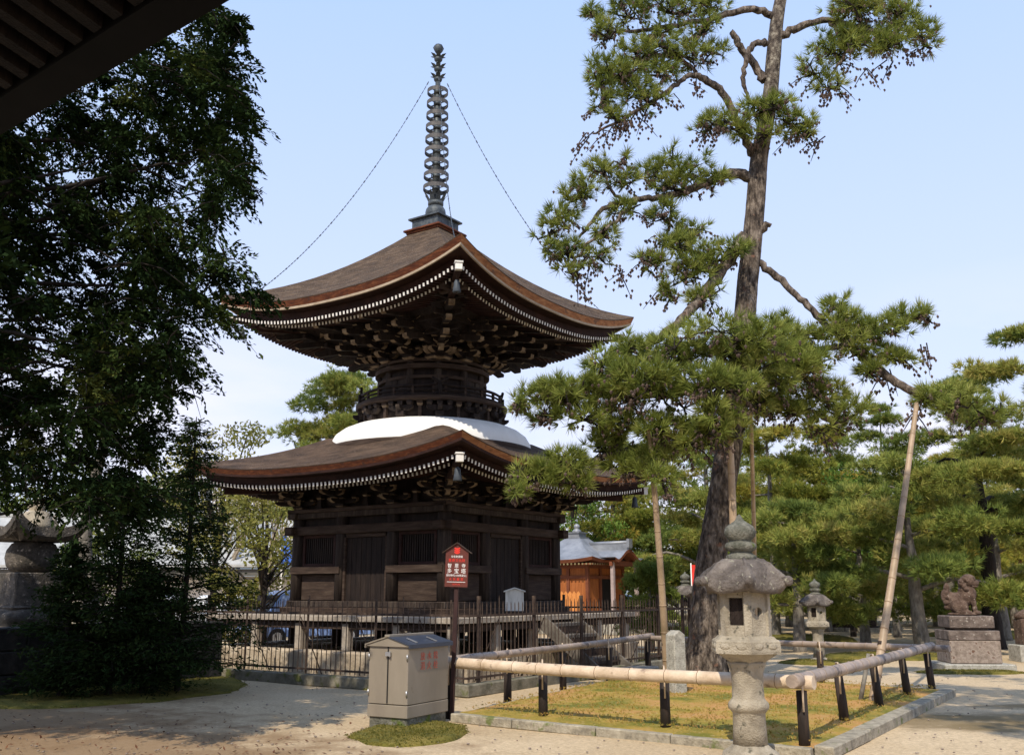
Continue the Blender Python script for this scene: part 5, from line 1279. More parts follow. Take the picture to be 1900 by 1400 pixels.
# bamboo props under the boughs
GP = 'bamboo props under the old pine'
for lab, a, b, r in (('pale bamboo prop standing by the granite marker post', G(1240, 1285), P(1204, 790, 15.4), .042),
                     ('thick bamboo prop rising right behind the cap of the front lantern', G(1368, 1290), P(1350, 705, 15.3), .05),
                     ('thin grey bamboo prop right of the pine trunk', G(1402, 1250), P(1392, 720, 16.6), .032),
                     ('tall slanting bamboo prop tied to a short stake by the right railing', G(1617, 1316), P(1701, 748, 15.9), .042)):
    t = thing('bamboo_prop', lab, 'bamboo pole', a, 0, GP); d = Vector(b) - Vector(a)
    bamboo([(0, 0, -.02), d * .5 + Vector((.02, 0, 0)), d], list(np.linspace(r * 1.55, r * .95, 17)), 'pole', 'bamboo_prop', t, .38, seed=int(a.x * 10), seg=10)
    if 'stake' in lab:
        MB().tube([(-.17, .05, -.05), (.03, .02, .75)], [.035, .03], 8).build('stake', 'bark_grey', t)
    if 'marker' in lab:
        MB().tube([(-.03, .03, -.05), (-.04, .03, .78)], [.036, .032], 8).build('stake', 'bark_grey', t)
    MB().tube([d * .18, d * .185, d * .19], r * 1.25, 10).build('binding', 'post', t)

# other pines: trunk, limbs and flat needle pads
def gen_pine(label, px, Y, H, spread, leaf, seed, lean=0.0, n_limb=9, tr=.13, nd=(.22, .026, 11), dens=1.5, low=.35, pad=(.75, .28), name='pine_tree', group='pines of the temple court', bark='bark_grey', top=True):
    rs = random.Random(seed); nr = np.random.default_rng(seed)
    b = P(px, 1100, Y); b.z = 0
    t = thing(name, label, 'tree', b, 0, group)
    tp = [Vector((0, 0, -.05))]; x = 0
    for i in range(1, 7):
        f = i / 6; tp.append(Vector((lean * f * H + rs.uniform(-.12, .12) * H * .06, rs.uniform(-.1, .1) * H * .06, H * f * .97)))
    c = crom(tp, 5); mb = MB(); mb.tube(c, lerp_list([tr * 1.25, tr, tr * .85, tr * .7, tr * .5, tr * .3, tr * .12], len(c)), 9, 0, True, True, .07); mb.build('trunk', bark, t)
    lv = Leaves(); lm = MB()
    for i in range(n_limb + (1 if top else 0)):
        f = low + (1 - low) * (i + rs.uniform(-.3, .3)) / n_limb; f = min(.98, max(low * .8, f))
        o = c[int(f * (len(c) - 1))]
        a = i * 2.4 + rs.uniform(-.5, .5); L = spread * (1.12 - .75 * max(0, (f - low) / (1 - low)) ** 1.3) * rs.uniform(.7, 1.1)
        if i >= n_limb: L = .15; o = c[-1]
        d = Vector((math.cos(a), math.sin(a) * .9, 0)); e = o + d * L + Vector((0, 0, rs.uniform(-.12, .12) * L))
        mid = o.lerp(e, .5) + Vector((rs.uniform(-.1, .1), rs.uniform(-.1, .1), rs.uniform(-.05, .2) * L))
        limb(lm, [o, mid, e], [tr * .42 * (1.1 - f * .6), tr * .28 * (1.1 - f * .6), .015], 6, 4)
        k = max(1, int(L / (pad[0] * .8)))
        for j in range(k + 1):
            q = o.lerp(e, .45 + .55 * j / max(1, k)) + Vector((rs.uniform(-.25, .25), rs.uniform(-.25, .25), .08)); s_ = rs.uniform(.7, 1.15)
            pad_core(lv, np.array(q), pad[0] * s_, pad[0] * s_, pad[1] * s_, int(95 * dens * s_ * s_), nd[0], nd[1], nd[2], None, None, nr, 5, nr.uniform(.12, .80))  # wide tone range per pad, shadow variation put into the needle colour
    lm.build('limbs', bark, t); lv.build_tri('crown', leaf, t, (0, 0, 0)); return t
gen_pine('slender pine with bare flat-topped tiers against the sky, right of the slanting prop', 1660, 36, 8.5, 2.4, 'leaf_pine_far', 31, n_limb=11, tr=.12, low=.30, pad=(.72, .22), dens=1.3)
gen_pine('gnarled pine with wide low boughs, its trunk rising just behind the railing corner', 1704, 26.5, 5.0, 2.5, 'leaf_pine_far', 32, lean=-.03, n_limb=11, tr=.19, low=.36, pad=(.8, .32), bark='bark_grey')
gen_pine('tall slim pine with grey trunk seen between the lantern and the small stone lantern', 1437, 33, 8.3, 2.4, 'leaf_gold', 33, n_limb=12, tr=.13, low=.28, pad=(.8, .26))
gen_pine('golden-green pine behind the left bamboo prop beside the red shrine', 1222, 45, 8.8, 3.0, 'leaf_gold', 34, n_limb=14, tr=.17, low=.22, pad=(.95, .40), dens=1.7)
gen_pine('dense golden-green pine right behind the shrine roof', 1140, 46, 8.6, 3.2, 'leaf_gold', 35, n_limb=16, tr=.2, low=.2, pad=(1.1, .5), dens=1.7)
gen_pine('broad dark pine above the guardian lion', 1838, 29, 8.0, 3.2, 'leaf_pine_far', 36, n_limb=13, tr=.24, low=.42, pad=(.95, .38), bark='bark_dark', dens=1.65)
gen_pine('pine reaching in at the right edge with clear flat sprays against the sky', 1985, 25, 8.5, 2.9, 'leaf_pine_far', 37, lean=-.03, n_limb=11, tr=.22, low=.35, pad=(.75, .2), bark='bark_dark')
gen_pine('small pine on the green mound left of the small stone lantern', 1478, 27.5, 3.9, 2.0, 'leaf_pine_far', 38, n_limb=10, tr=.16, low=.28, pad=(.75, .32))
gen_pine('low spreading pine over the gravel left of the slanting prop', 1600, 31, 4.3, 3.0, 'leaf_pine_far', 39, n_limb=12, tr=.15, low=.25, pad=(.85, .34), dens=1.65)
gen_pine('pine with a leaning trunk behind the standing stone', 1858, 34, 6.4, 2.5, 'leaf_pine_far', 40, lean=-.02, n_limb=11, tr=.17, low=.35, pad=(.85, .34))
gen_pine('tall bushy pine filling the gap behind the lantern cap', 1530, 41, 8.4, 3.4, 'leaf_gold', 41, n_limb=16, tr=.18, low=.25, pad=(1.0, .42), dens=1.65)
gen_pine('wide pine with reddish needles between the lion and the slanting prop', 1765, 40, 7.0, 3.4, 'leaf_gold', 42, n_limb=14, tr=.18, low=.28, pad=(1.0, .4), dens=1.65)
gen_pine('pale green pine rising behind the left of the white dome', 628, 36, 9.7, 2.7, 'leaf_pine_far', 43, n_limb=16, tr=.16, low=.5, pad=(.95, .42), dens=2.3)
gen_pine('tall old pine standing behind the big trunk', 1320, 40, 8.5, 3.3, 'leaf_pine_far', 45, n_limb=15, tr=.2, low=.25, pad=(1.0, .42), dens=1.65)
gen_pine('dense round-headed pine filling the belt between the grey prop and the small stone lantern', 1462, 47, 7.6, 3.4, 'leaf_gold', 46, n_limb=17, tr=.18, low=.12, pad=(1.05, .5), dens=1.6)
gen_pine('bushy light green pine between the small stone lantern and the slanting prop', 1612, 49, 7.2, 3.6, 'leaf_pine_far', 47, n_limb=17, tr=.18, low=.12, pad=(1.05, .5), dens=1.6)
gen_pine('bushy yellow-green pine just left of the guardian lion', 1735, 47, 6.8, 3.4, 'leaf_pine_far', 48, n_limb=17, tr=.18, low=.12, pad=(1.05, .5), dens=1.6)
gen_pine('bushy pine behind the standing stone and pillar at the right', 1880, 45, 7.2, 3.4, 'leaf_gold', 49, n_limb=16, tr=.18, low=.12, pad=(1.05, .5), dens=1.6)
gen_pine('dark full-crowned pine rising behind the thin grey prop', 1405, 52, 10.2, 3.6, 'leaf_far', 26, n_limb=17, tr=.22, low=.15, pad=(1.15, .55), dens=1.5)  # these darker-leaved pines are added to imitate shade inside the belt
gen_pine('dark full-crowned pine left of the slanting prop, behind the leafy tree', 1560, 54, 9.6, 3.8, 'leaf_far', 27, n_limb=17, tr=.22, low=.15, pad=(1.15, .55), dens=1.5)
gen_pine('dark full-crowned pine behind the top of the guardian lion', 1800, 52, 8.8, 3.8, 'leaf_far', 28, n_limb=17, tr=.22, low=.15, pad=(1.15, .55), dens=1.5)
gen_pine('small cloud-clipped pine in layered green pads behind the iron fence', 1206, 28, 2.25, .75, 'leaf_topiary', 44, n_limb=8, tr=.09, low=.2, pad=(.46, .24), nd=(.14, .022, 12), dens=1.5, group=None)

# leafy trees
def gen_leafy(label, px, Y, H, rx, leaf, seed, name='broadleaf_tree', n=5200, leafL=.16, low=.18, trunk=.12, bark='bark_dark', group=None, rzf=.5, clump=26, sparse=1.0, ry=None):
    rs = np.random.default_rng(seed); rp_ = random.Random(seed)
    b = P(px, 1100, Y); b.z = 0; t = thing(name, label, 'tree', b, 0, group)
    mb = MB(); top = Vector((rp_.uniform(-.2, .2), 0, H * .8)); limb(mb, [(0, 0, -.05), (rp_.uniform(-.1, .1), 0, H * .35), top], [trunk, trunk * .8, trunk * .25], 8, 6); mb.build('trunk', bark, t)
    lm = MB(); lv = Leaves(); cz = H * (1 + low) / 2; RZ = H * (1 - low) / 2
    cs = []
    for i in range(clump):
        d = unit(rs.normal(0, 1, (1, 3)))[0]; r = rs.uniform(.35, .95) ** .6
        wz = math.sqrt(max(.15, 1 - (d[2] * r) ** 2)) if True else 1
        cs.append(np.array([d[0] * rx * r, d[1] * (ry or rx) * r, cz + d[2] * RZ * r]))
        o = Vector((0, 0, max(.3, cs[-1][2] * .55))); limb(lm, [o, o.lerp(Vector(cs[-1]), .5) + Vector((0, 0, .1)), Vector(cs[-1])], [trunk * .35, trunk * .2, .012], 5, 4)
    cs = np.array(cs); idx = rs.integers(0, clump, n); cr = rs.uniform(.22, .40, (clump, 1)) * rx
    dd = unit(rs.normal(0, 1, (n, 3))); p = cs[idx] + dd * cr[idx] * rs.uniform(.3, 1, (n, 1)) ** .5 * np.array([1, 1, .7])
    v = np.clip(rs.uniform(.2, .8, clump)[idx] + rs.normal(0, .15, n), 0, 1)
    lv.quads(p, leafL, leafL * .55, var=v, up=.8); lm.build('limbs', bark, t); lv.build_quad('crown', leaf, t, (0, 0, 0)); return t
gen_leafy('bright green broadleaf tree behind the small stone lantern', 1578, 37, 6.0, 2.3, 'leaf_broad', 51, n=7000)
gen_leafy('leafy green tree left of the shrine finial', 1062, 44, 7.8, 2.4, 'leaf_broad', 52, n=6000)
gen_leafy('yellow-green maple leaning out behind the left roof corner of the pagoda', 485, 29, 5.0, 2.0, 'leaf_maple', 53, 'maple_tree', n=5200, leafL=.14, low=.25, trunk=.11, sparse=.8)
gen_leafy('thin yellow-green maple behind the young cypresses', 400, 33, 7.4, 2.3, 'leaf_maple', 54, 'maple_tree', n=4200, leafL=.15, low=.3, trunk=.13)
gen_leafy('round yellow-green shrub at the left end of the veranda', 432, 24.5, 2.1, .75, 'leaf_maple', 55, 'shrub', n=2600, leafL=.11, low=.05, trunk=.04, clump=18)
gen_leafy('green shrub beside the stone shrine on the platform', 190, 24, 3.2, 1.3, 'leaf_far', 56, 'shrub', n=2600, leafL=.14, low=.05, trunk=.05)
gen_leafy('dark shrub behind the shrine gable', 1178, 45, 3.2, 1.3, 'leaf_far', 57, 'shrub', n=3600, leafL=.15, low=.02, trunk=.05)
gen_leafy('dark evergreen behind the cloud-clipped pine', 1262, 47, 5.5, 2.4, 'leaf_far', 58, 'evergreen_tree', n=6000, low=.05)
for i, (px, Y, H, rx, lb) in enumerate(((1080, 70, 8.5, 5, 'distant dark tree rising behind the red shrine'), (1230, 66, 9.0, 5, 'distant rounded tree behind the left bamboo prop'), (1390, 72, 8.0, 5, 'distant tree behind the thin grey prop'), (1500, 64, 7.4, 5, 'distant tree low behind the small stone lantern'), (1640, 70, 7.0, 5.5, 'distant tree behind the slanting bamboo prop'), (1760, 66, 7.6, 5, 'distant tree left of the guardian lion'), (1930, 68, 9.0, 5, 'distant tree above the red hall at the right edge'), (300, 60, 9.0, 4.5, 'distant tree above the white building'), (120, 64, 10, 5, 'distant tree at the far left behind the stupa'))):
    gen_leafy(lb, px, Y, H, rx, 'leaf_far', 70 + i, 'distant_tree', n=4200, leafL=.42, low=.02, trunk=.2, group='distant trees behind the court', clump=22)

# bare budding trees beyond the left roof corner
def gen_bare(label, px, Y, H, seed):
    rs = random.Random(seed); b = P(px, 1100, Y); b.z = 0; t = thing('budding_tree', label, 'tree', b, 0, 'bare budding trees'); mb = MB(); tips = []
    def grow(p, d, L, r, lev):
        q = p + d * L; mb.tube([p, p.lerp(q, .5) + Vector((rs.uniform(-.04, .04), rs.uniform(-.04, .04), 0)) * L, q], [r, r * .85, r * .65], 5 if lev < 2 else 4, 0, False)
        if lev >= 5: tips.append(q); return
        for i in range(3 if lev < 4 else 2):
            dd = (d + Vector((rs.uniform(-.65, .65), rs.uniform(-.65, .65), rs.uniform(-.1, .5)))).normalized(); grow(q, dd, L * rs.uniform(.62, .85), r * .58, lev + 1)
        if lev >= 2: tips.append(q)
    grow(Vector((0, 0, 0)), Vector((0, 0, 1)), H * .30, H * .022, 0); mb.build('trunk', 'twig', t)
    tp = np.array([list(x) for x in tips]); tp = np.repeat(tp, 3, 0) + rng.normal(0, .16, (len(tp) * 3, 3)); lv = Leaves(); lv.quads(tp, .10, .06); lv.build_quad('buds', 'leaf_bud', t, (0, 0, 0))
gen_bare('pale budding tree with bare twigs just left of the white dome', 492, 42, 6.6, 61)
gen_bare('pale budding tree with bare twigs behind the young cypress tip', 415, 45, 7.2, 62)
gen_bare('pale budding tree with bare twigs over the white building roof', 340, 50, 7.2, 63)

# big dark cypress on the left, crown reaching out of the frame
cyb = Vector((-7.2, 9.6, 0))
cy = thing('cypress_tree', 'big dark cypress filling the upper left with drooping sprays', 'tree', cyb)
mb = MB(); limb(mb, [(0, 0, -.1), (.05, .1, 2.5), (.25, .0, 5.5), (.3, -.2, 8.5), (.2, 0, 11.5)], [.42, .34, .28, .2, .06], 14, 7, .02, .06); mb.build('trunk', 'bark_dark', cy)
poly = [(425, 5), (452, 40), (465, 85), (440, 110), (432, 150), (464, 205), (450, 255), (468, 305), (505, 345), (498, 385), (455, 420), (440, 470), (470, 520), (488, 560), (440, 600), (402, 645), (385, 690), (345, 735), (318, 775), (285, 815), (300, 860), (335, 900), (345, 955), (230, 985), (140, 955), (60, 930), (-60, 920), (-60, 200), (120, 150), (240, 60), (330, 0), (330, -60), (425, -60)]
def inpoly(x, y):
    c = False; j = len(poly) - 1
    for i in range(len(poly)):
        (xi, yi), (xj, yj) = poly[i], poly[j]
        if (yi > y) != (yj > y) and x < (xj - xi) * (y - yi) / (yj - yi) + xi: c = not c
        j = i
    return c
rs = random.Random(77); cent = []
while len(cent) < 330:
    x = rs.uniform(-60, 510); y = rs.uniform(-60, 985)
    if inpoly(x + 16, y) and inpoly(x - 5, y + 12): cent.append(P(x, y, rs.uniform(9.4, 12.6)))
frame_n = len(cent)
for i in range(1150):                     # unseen rest of the crown, left of frame, shaped for the shade it casts
    a = rs.uniform(0, 2 * PI); r = 5.0 * math.sqrt(rs.random()); z = rs.uniform(4.5, 11.5)
    k = max(.25, 1 - ((z - 5.5) / 6.2) ** 2)
    x = -9.0 + r * math.cos(a) * k; y = 7.8 + r * math.sin(a) * k
    gx, gy = x + .29 * z, y + .85 * z
    if gy < (12.9 if gx > -3.2 else 12.0) or gx > -2.6 or (gy > 17.2 and gx > -6.0): continue
    if math.atan2(-x, max(.1, y)) < R(29.5): continue
    if (Vector((x, y, 0)).length) < 3: continue
    cent.append(Vector((x, y, z)))
lv = Leaves(); lm = MB()
for i, c in enumerate(cent):
    inside = i < frame_n; R0 = rs.uniform(.24, .44) if inside else rs.uniform(.4, .62)
    out = np.array([c.x - cyb.x, c.y - cyb.y, 0]); out = out / (np.linalg.norm(out) + 1e-6)
    bv = rng.uniform(.0, .7) if rs.random() > .035 else .97  # a few clumps coloured pale to look sunlit
    for q in range(11 if inside else 6):     # a bunch of flat fan-shaped sprays that curve downwards
        n = 42 if inside else 16
        d = out * .55 + rng.normal(0, .75, 3) * np.array([1, 1, .55]); d = d / (np.linalg.norm(d) + 1e-6); L = R0 * rng.uniform(.8, 1.35)
        sd = np.cross(d, np.array([0, 0, 1.0])); sd = sd / (np.linalg.norm(sd) + 1e-6)
        t = rng.uniform(.05, 1, (n, 1)); w_ = rng.normal(0, .20, (n, 1)) * L * (1.15 - t)
        p = np.array(c) + rng.normal(0, .16, 3) * R0 + d * L * t + sd * w_ + np.array([0, 0, 1.0]) * (-.42 * L * t ** 2 + rng.normal(0, .018, (n, 1)))
        dirs = d + sd * (np.sign(w_) * .5) + np.array([0, 0, -.5]) * t
        s_ = 1.0 if inside else 1.8
        lv.quads(p, .072 * s_, .034 * s_, dirs=dirs, var=np.clip(bv + rng.normal(0, .10, n), 0, 1), up=2.0)
        if inside and q < 3: lm.tube([c, c + Vector(d * L * .5) - Vector((0, 0, .10 * L)), c + Vector(d * L) - Vector((0, 0, .42 * L))], [.009, .006, .002], 4, 0, False)
    if i % 8 == 0:
        o = Vector((cyb.x + .2, cyb.y, max(1.8, c.z - rs.uniform(.2, 1.2)))); m1 = o.lerp(c, .5) + Vector((rs.uniform(-.3, .3), rs.uniform(-.3, .3), rs.uniform(-.2, .7)))
        limb(lm, [o, m1, c - Vector((0, 0, .05))], [.045, .026, .006], 5, 7, .035)
for k in range(260):
    a = rs.choice(cent[:frame_n]); b = a + Vector((rs.uniform(-.5, .5), rs.uniform(-.3, .3), rs.uniform(-.35, .2))); lm.tube([a, a.lerp(b, .5) + Vector((0, 0, .04)), b], [.012, .009, .004], 4, 0, False)
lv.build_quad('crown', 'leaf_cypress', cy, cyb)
lm.v = [tuple(Vector(v) - cyb) for v in lm.v]; lm.build('limbs', 'bark_dark', cy)

# young cypresses before the stone platform
def young(label, base, H, rad, seed, leaf='leaf_young', dens=1.0):
    rs = np.random.default_rng(seed); rp_ = random.Random(seed); t = thing('young_cypress', label, 'tree', base, 0, 'young cypresses before the stone platform')
    mb = MB(); limb(mb, [(0, 0, -.05), (.03, 0, H * .5), (0, 0, H)], [.055, .04, .008], 7, 6); mb.build('trunk', 'bark_dark', t); lv = Leaves(); lm = MB()
    nb = int(130 * dens)
    for i in range(nb):
        f = .06 + .92 * (i + rp_.random()) / nb; a = rp_.uniform(0, 2 * PI); L = rad * (1 - f) ** .75 * rp_.uniform(.65, 1.15) + .08; o = Vector((0, 0, H * f))
        e = o + Vector((math.cos(a) * L, math.sin(a) * L, L * rp_.uniform(.0, .35) - .12 * L)); lm.tube([o, o.lerp(e, .5) + Vector((0, 0, .05 * L)), e], [.012, .008, .003], 4, 0, False)
        n = int(110 * (L / rad + .3)); q = rs.uniform(.15, 1.05, (n, 1)); p = np.array(o) + (np.array(e) - np.array(o)) * q + rs.normal(0, .06 + .05 * L, (n, 3)) * np.array([1, 1, .45])
        lv.quads(p, .095, .030, dirs=np.tile([math.cos(a), math.sin(a), -.15], (n, 1)), up=1.2, var=np.clip(rp_.uniform(.1, .8) + rs.normal(0, .12, n), 0, 1))
    lm.build('limbs', 'bark_dark', t); lv.build_quad('crown', leaf, t, (0, 0, 0)); return t
young('taller young cypress with a pointed tip left of the pagoda', G(328, 1287), 4.5, 1.4, 81, dens=1.35)
young('shorter young cypress beside the pale tree trunk', G(200, 1294), 3.4, 1.1, 82)
young('low bushy cypress sapling hugging the dark platform corner', G(262, 1291), 1.9, 1.2, 83)
young('leaning young cypress close to the stupa', G(110, 1296), 2.4, .8, 84)
p = P(160, 1100, 19); mb = MB(); b = Vector((p.x, p.y, .9)); t = thing('maple_tree', 'pale grey crooked trunk of a tree behind the left saplings', 'tree', b)
limb(mb, [(.15, 0, -.1), (.1, 0, .8), (-.12, 0, 1.5), (-.05, 0, 2.6), (.2, 0, 4.6)], [.17, .15, .14, .12, .07], 10, 6, .01, .06); mb.build('trunk', 'bark_grey', t)
lv = Leaves(); rs2 = np.random.default_rng(90); pp = unit(rs2.normal(0, 1, (2600, 3))) * rs2.uniform(.2, 1, (2600, 1)) * np.array([1.3, 1.1, .9]) + np.array([.1, 0, 4.4]); lv.quads(pp, .14, .08, up=.8); lv.build_quad('crown', 'leaf_cypress', t, (0, 0, 0))
# tree out of the frame whose branches shade the path on the right
ob = Vector((7.8, 3.4, 0)); ot = thing('pine_tree', 'pine standing outside the right edge whose boughs shade the path', 'tree', ob)
mb = MB(); limb(mb, [(0, 0, 0), (-.2, .3, 4), (-1.0, 1.2, 8), (-1.6, 2.0, 10.5)], [.3, .26, .18, .08], 10, 6); mb.build('trunk', 'bark', ot)
lv = Leaves(); nr = np.random.default_rng(95)
for i in range(34):
    c = np.array([nr.uniform(-5.2, 1.6), nr.uniform(1.2, 5.6), nr.uniform(7.6, 11.5)])
    w = c + np.array(ob)
    if (w[2] - 1.6) / math.hypot(w[0], w[1]) < math.tan(R(36)) and abs(w[0] / w[1]) < .56: continue
    pad_core(lv, c, .85, .85, .3, 90, .26, .04, 10, None, None, nr, 5)
lv.build_tri('crown', 'leaf_pine', ot, (0, 0, 0))

# ------------------------------------------------------------------ small red shrine hall
sc_ = P(1072, 1100, 40); sh = thing('shrine_hall', 'small red shrine hall with silvery pyramid roof and curved porch gable', 'shrine', (sc_.x, sc_.y, 0), PR - .04)
HW = 1.32
MB().box((0, 0, .25), (2 * HW + .6, 2 * HW + .6, .55)).build('stone_base', 'granite', sh, bevel=.02)
MB().box((0, 0, 1.55), (2 * HW, 2 * HW, 2.2)).build('wall', 'orange', sh)
for x in (-HW, -HW / 3, HW / 3, HW):
    for y in (-HW, HW):
        MB().box((x, y, 1.55), (.13, .13, 2.2)).build('column', 'redwood', sh)
for y in (-HW / 3, HW / 3):
    for x in (-HW, HW): MB().box((x, y, 1.55), (.13, .13, 2.2)).build('column', 'redwood', sh)
MB().box((HW + .02, 0, 1.35), (.06, .95, 1.6)).build('door', 'black', sh)
mb = MB()
for z in (.60, 2.15, 2.55): mb.box((0, 0, z), (2 * HW + .12, 2 * HW + .12, .12))
mb.build('beams', 'redwood', sh)
re_, zm_, zt_, z1_ = 1.95, 2.80, 2.92, 3.72; mb = MB(); NU, NV = 16, 10
for k in range(4):
    q = rz(k); vs = []
    for j in range(NV + 1):
        v = j / NV
        for i in range(NU + 1):
            u = -1 + 2 * i / NU; r = re_ * (1 - v) + .34 * v; vs.append(q @ Vector((u * r, -r, zm_ + (z1_ - zm_) * (v + .55 * (v * v - v)) + (zt_ - zm_) * abs(u) ** 3 * (1 - v) ** 2)))
    n = NU + 1; mb.add(vs, [(j * n + i, j * n + i + 1, (j + 1) * n + i + 1, (j + 1) * n + i) for j in range(NV) for i in range(NU)], 0, True)
    e0 = [q @ Vector(((-1 + 2 * i / NU) * re_, -re_, zm_ + (zt_ - zm_) * abs(-1 + 2 * i / NU) ** 3)) for i in range(NU + 1)]; e1 = [q @ Vector(((-1 + 2 * i / NU) * (re_ - .06), -(re_ - .06), zm_ - .13 + (zt_ - zm_) * abs(-1 + 2 * i / NU) ** 3)) for i in range(NU + 1)]
    e2 = [q @ Vector(((-1 + 2 * i / NU) * (HW), -(HW), zm_ - .05)) for i in range(NU + 1)]
    mb.add(e0 + e1, [(i, i + 1, n + i + 1, n + i) for i in range(NU)], 1); mb.add(e1 + e2, [(i, i + 1, n + i + 1, n + i) for i in range(NU)], 1)
rf = mb.build('roof', ['tin', 'redwood'], sh)
mb = MB()
for k in range(4):
    for i in range(22):
        x = -1.80 + i * .1714; mb.box(rz(k) @ Vector((x, -1.62, zm_ - .16)), (.06, .5, .06) if k % 2 == 0 else (.5, .06, .06)); mb.box(rz(k) @ Vector((x, -1.875, zm_ - .16)), (.07, .012, .07) if k % 2 == 0 else (.012, .07, .07), 1)
mb.build('rafters', ['redwood', 'brass'], sh)
mb = MB(); mb.box((0, 0, 3.74), (.72, .72, .05)); mb.box((0, 0, 3.84), (.54, .54, .18)); mb.box((0, 0, 3.94), (.64, .64, .04)); mb.lathe([(.17, 3.95), (.19, 4.01), (.13, 4.08), (.08, 4.10), (.11, 4.14), (.13, 4.20), (.10, 4.27), (.03, 4.31), (0, 4.33)], 20); mb.build('finial', 'tin', rf)
# curved porch gable on the right face (local +X)
gy = [(-1.1 + 2.2 * i / 28) for i in range(29)]
def gz_(y): a = abs(y) / 1.1; return 2.80 + .42 * (math.cos(min(1, a * 1.15) * PI) * .5 + .5) + .10 * max(0, a - .75) / .25
vs = []
for x in (.8, 2.45):
    for dz_ in (0, -.12): vs += [(x, y * (1.0 if x > 2 else .96), gz_(y) + dz_) for y in gy]
n = 29; fs = []
for i in range(28): fs += [(i, i + 1, 2 * n + i + 1, 2 * n + i), (n + i, 3 * n + i, 3 * n + i + 1, n + i + 1), (2 * n + i, 2 * n + i + 1, 3 * n + i + 1, 3 * n + i)]
ms = []
for i in range(28): ms += [0, 1, 1]
pg = MB().add(vs, fs, ms, False).build('porch_roof', ['tin', 'redwood'], sh)
mb = MB(); mb.box((1.5, 0, 3.33), (1.9, .12, .26)); mb.tube([(.6, 0, 3.47), (2.42, 0, 3.49)], .08, 8); mb.box((2.45, 0, 3.46), (.12, .26, .34)); mb.build('ridge', 'tin', pg)
for s_ in (-1, 1): MB().box((2.2, s_ * .9, 1.4), (.13, .13, 2.7)).build('porch_post', 'greywood', sh)
MB().box((2.2, 0, 2.66), (.12, 2.1, .17)).build('porch_beam', 'redwood', sh)
MB().box((1.85, 0, .2), (1.2, 2.3, .42)).build('porch_floor', 'granite', sh, bevel=.02)
of = thing('picket_fence', 'bright orange board fence with pointed tops before the red shrine', 'fence', (sc_.x, sc_.y, 0), PR - .04)
for i in range(15):
    MB().prism([(-.085, .5), (.085, .5), (.085, 1.52), (0, 1.62), (-.085, 1.52)], .03, Matrix.Translation((-1.4 + i * .19, -1.9, 0)), 0).build('board', 'orange_pale', of)
MB().box((0, -1.86, 1.2), (2.9, .05, .08)).build('rail', 'redwood', of)
# banner behind the pine trunk
p = P(1284, 1100, 30); bn = thing('banner', 'narrow red banner on a white pole left of the pine trunk', 'banner', (p.x, p.y, 0))
MB().tube([(0, 0, 0), (0, 0, 2.45)], .018, 8).build('pole', 'white', bn); vs = []
for i in range(9):
    for x in (0.02, .30): vs.append((x, .03 * math.sin(i * .9 + x * 6), 2.40 - i * .145))
MB().add(vs, [(2 * i, 2 * i + 1, 2 * i + 3, 2 * i + 2) for i in range(8)], 0, True).build('cloth', 'red', bn)
# round dark planter and its low stone rim
p = G(1582, 1168); pl = thing('round_planter', 'dark round wooden tub planter behind the small stone lantern', 'planter', p)
MB().lathe([(.95, 0), (1.02, .5), (1.02, .72), (.95, .72), (.93, .6), (.3, .6)], 36).build('tub', 'wood_rail', pl); MB().lathe([(1.035, .1), (1.04, .16)], 36).build('hoop', 'iron', pl)
lv = Leaves(); q = np.random.default_rng(3).normal(0, 1, (700, 3)) * np.array([.45, .45, .10]) + np.array([0, 0, .78]); lv.quads(q, .13, .07); lv.build_quad('leaves', 'leaf_maple', pl, (0, 0, 0))
mb = MB(); rr = random.Random(4)
for k in range(26):
    a = 2 * PI * k / 26; mb.box((p.x + 1.9 * math.cos(a), p.y + 1.9 * math.sin(a), .05), (.22, .43, .2), 0, Matrix.Rotation(a + rr.uniform(-.05, .05), 3, 'Z'))
tag(mb.build('kerb', 'kerb', None, bevel=.02), kind='structure')
# far right red hall
hb = P(1955, 1100, 52); hl = thing('temple_hall', 'distant dark-roofed hall with orange posts at the right edge', 'building', (hb.x, hb.y, 0), R(-6))
MB().box((0, 0, .25), (9, 6, .5)).build('stone_base', 'granite', hl); MB().box((0, .6, 2.2), (7.6, 4.2, 3.6)).build('wall', 'wood_dark', hl)
for i in range(9): MB().box((-3.6 + i * .9, -1.75, 1.7), (.2, .2, 2.6)).build('post', 'orange', hl)
MB().box((0, -1.75, 3.1), (7.8, .24, .3)).build('beam', 'redwood', hl); MB().box((0, -1.75, .62), (7.8, .3, .14)).build('step', 'deck', hl)
mb = MB(); mb.add([(-5.4, -3.2, 4.0), (5.4, -3.2, 4.0), (5.4, 3.8, 4.0), (-5.4, 3.8, 4.0), (-3.2, .3, 6.6), (3.2, .3, 6.6), (-5.2, -3.0, 3.75), (5.2, -3.0, 3.75), (5.2, 3.6, 3.75), (-5.2, 3.6, 3.75)], [(0, 1, 5, 4), (1, 2, 5), (2, 3, 4, 5), (3, 0, 4), (0, 6, 7, 1), (1, 7, 8, 2), (2, 8, 9, 3), (3, 9, 6, 0), (6, 9, 8, 7)]); mb.build('roof', 'tile_dark', hl)
bh = P(1350, 1100, 85); bb = thing('temple_building', 'distant grey-roofed temple building glimpsed between the pines', 'building', (bh.x + 6, bh.y, 0))
MB().box((0, 0, 1.8), (26, 8, 3.6)).build('wall', 'wallwhite', bb)
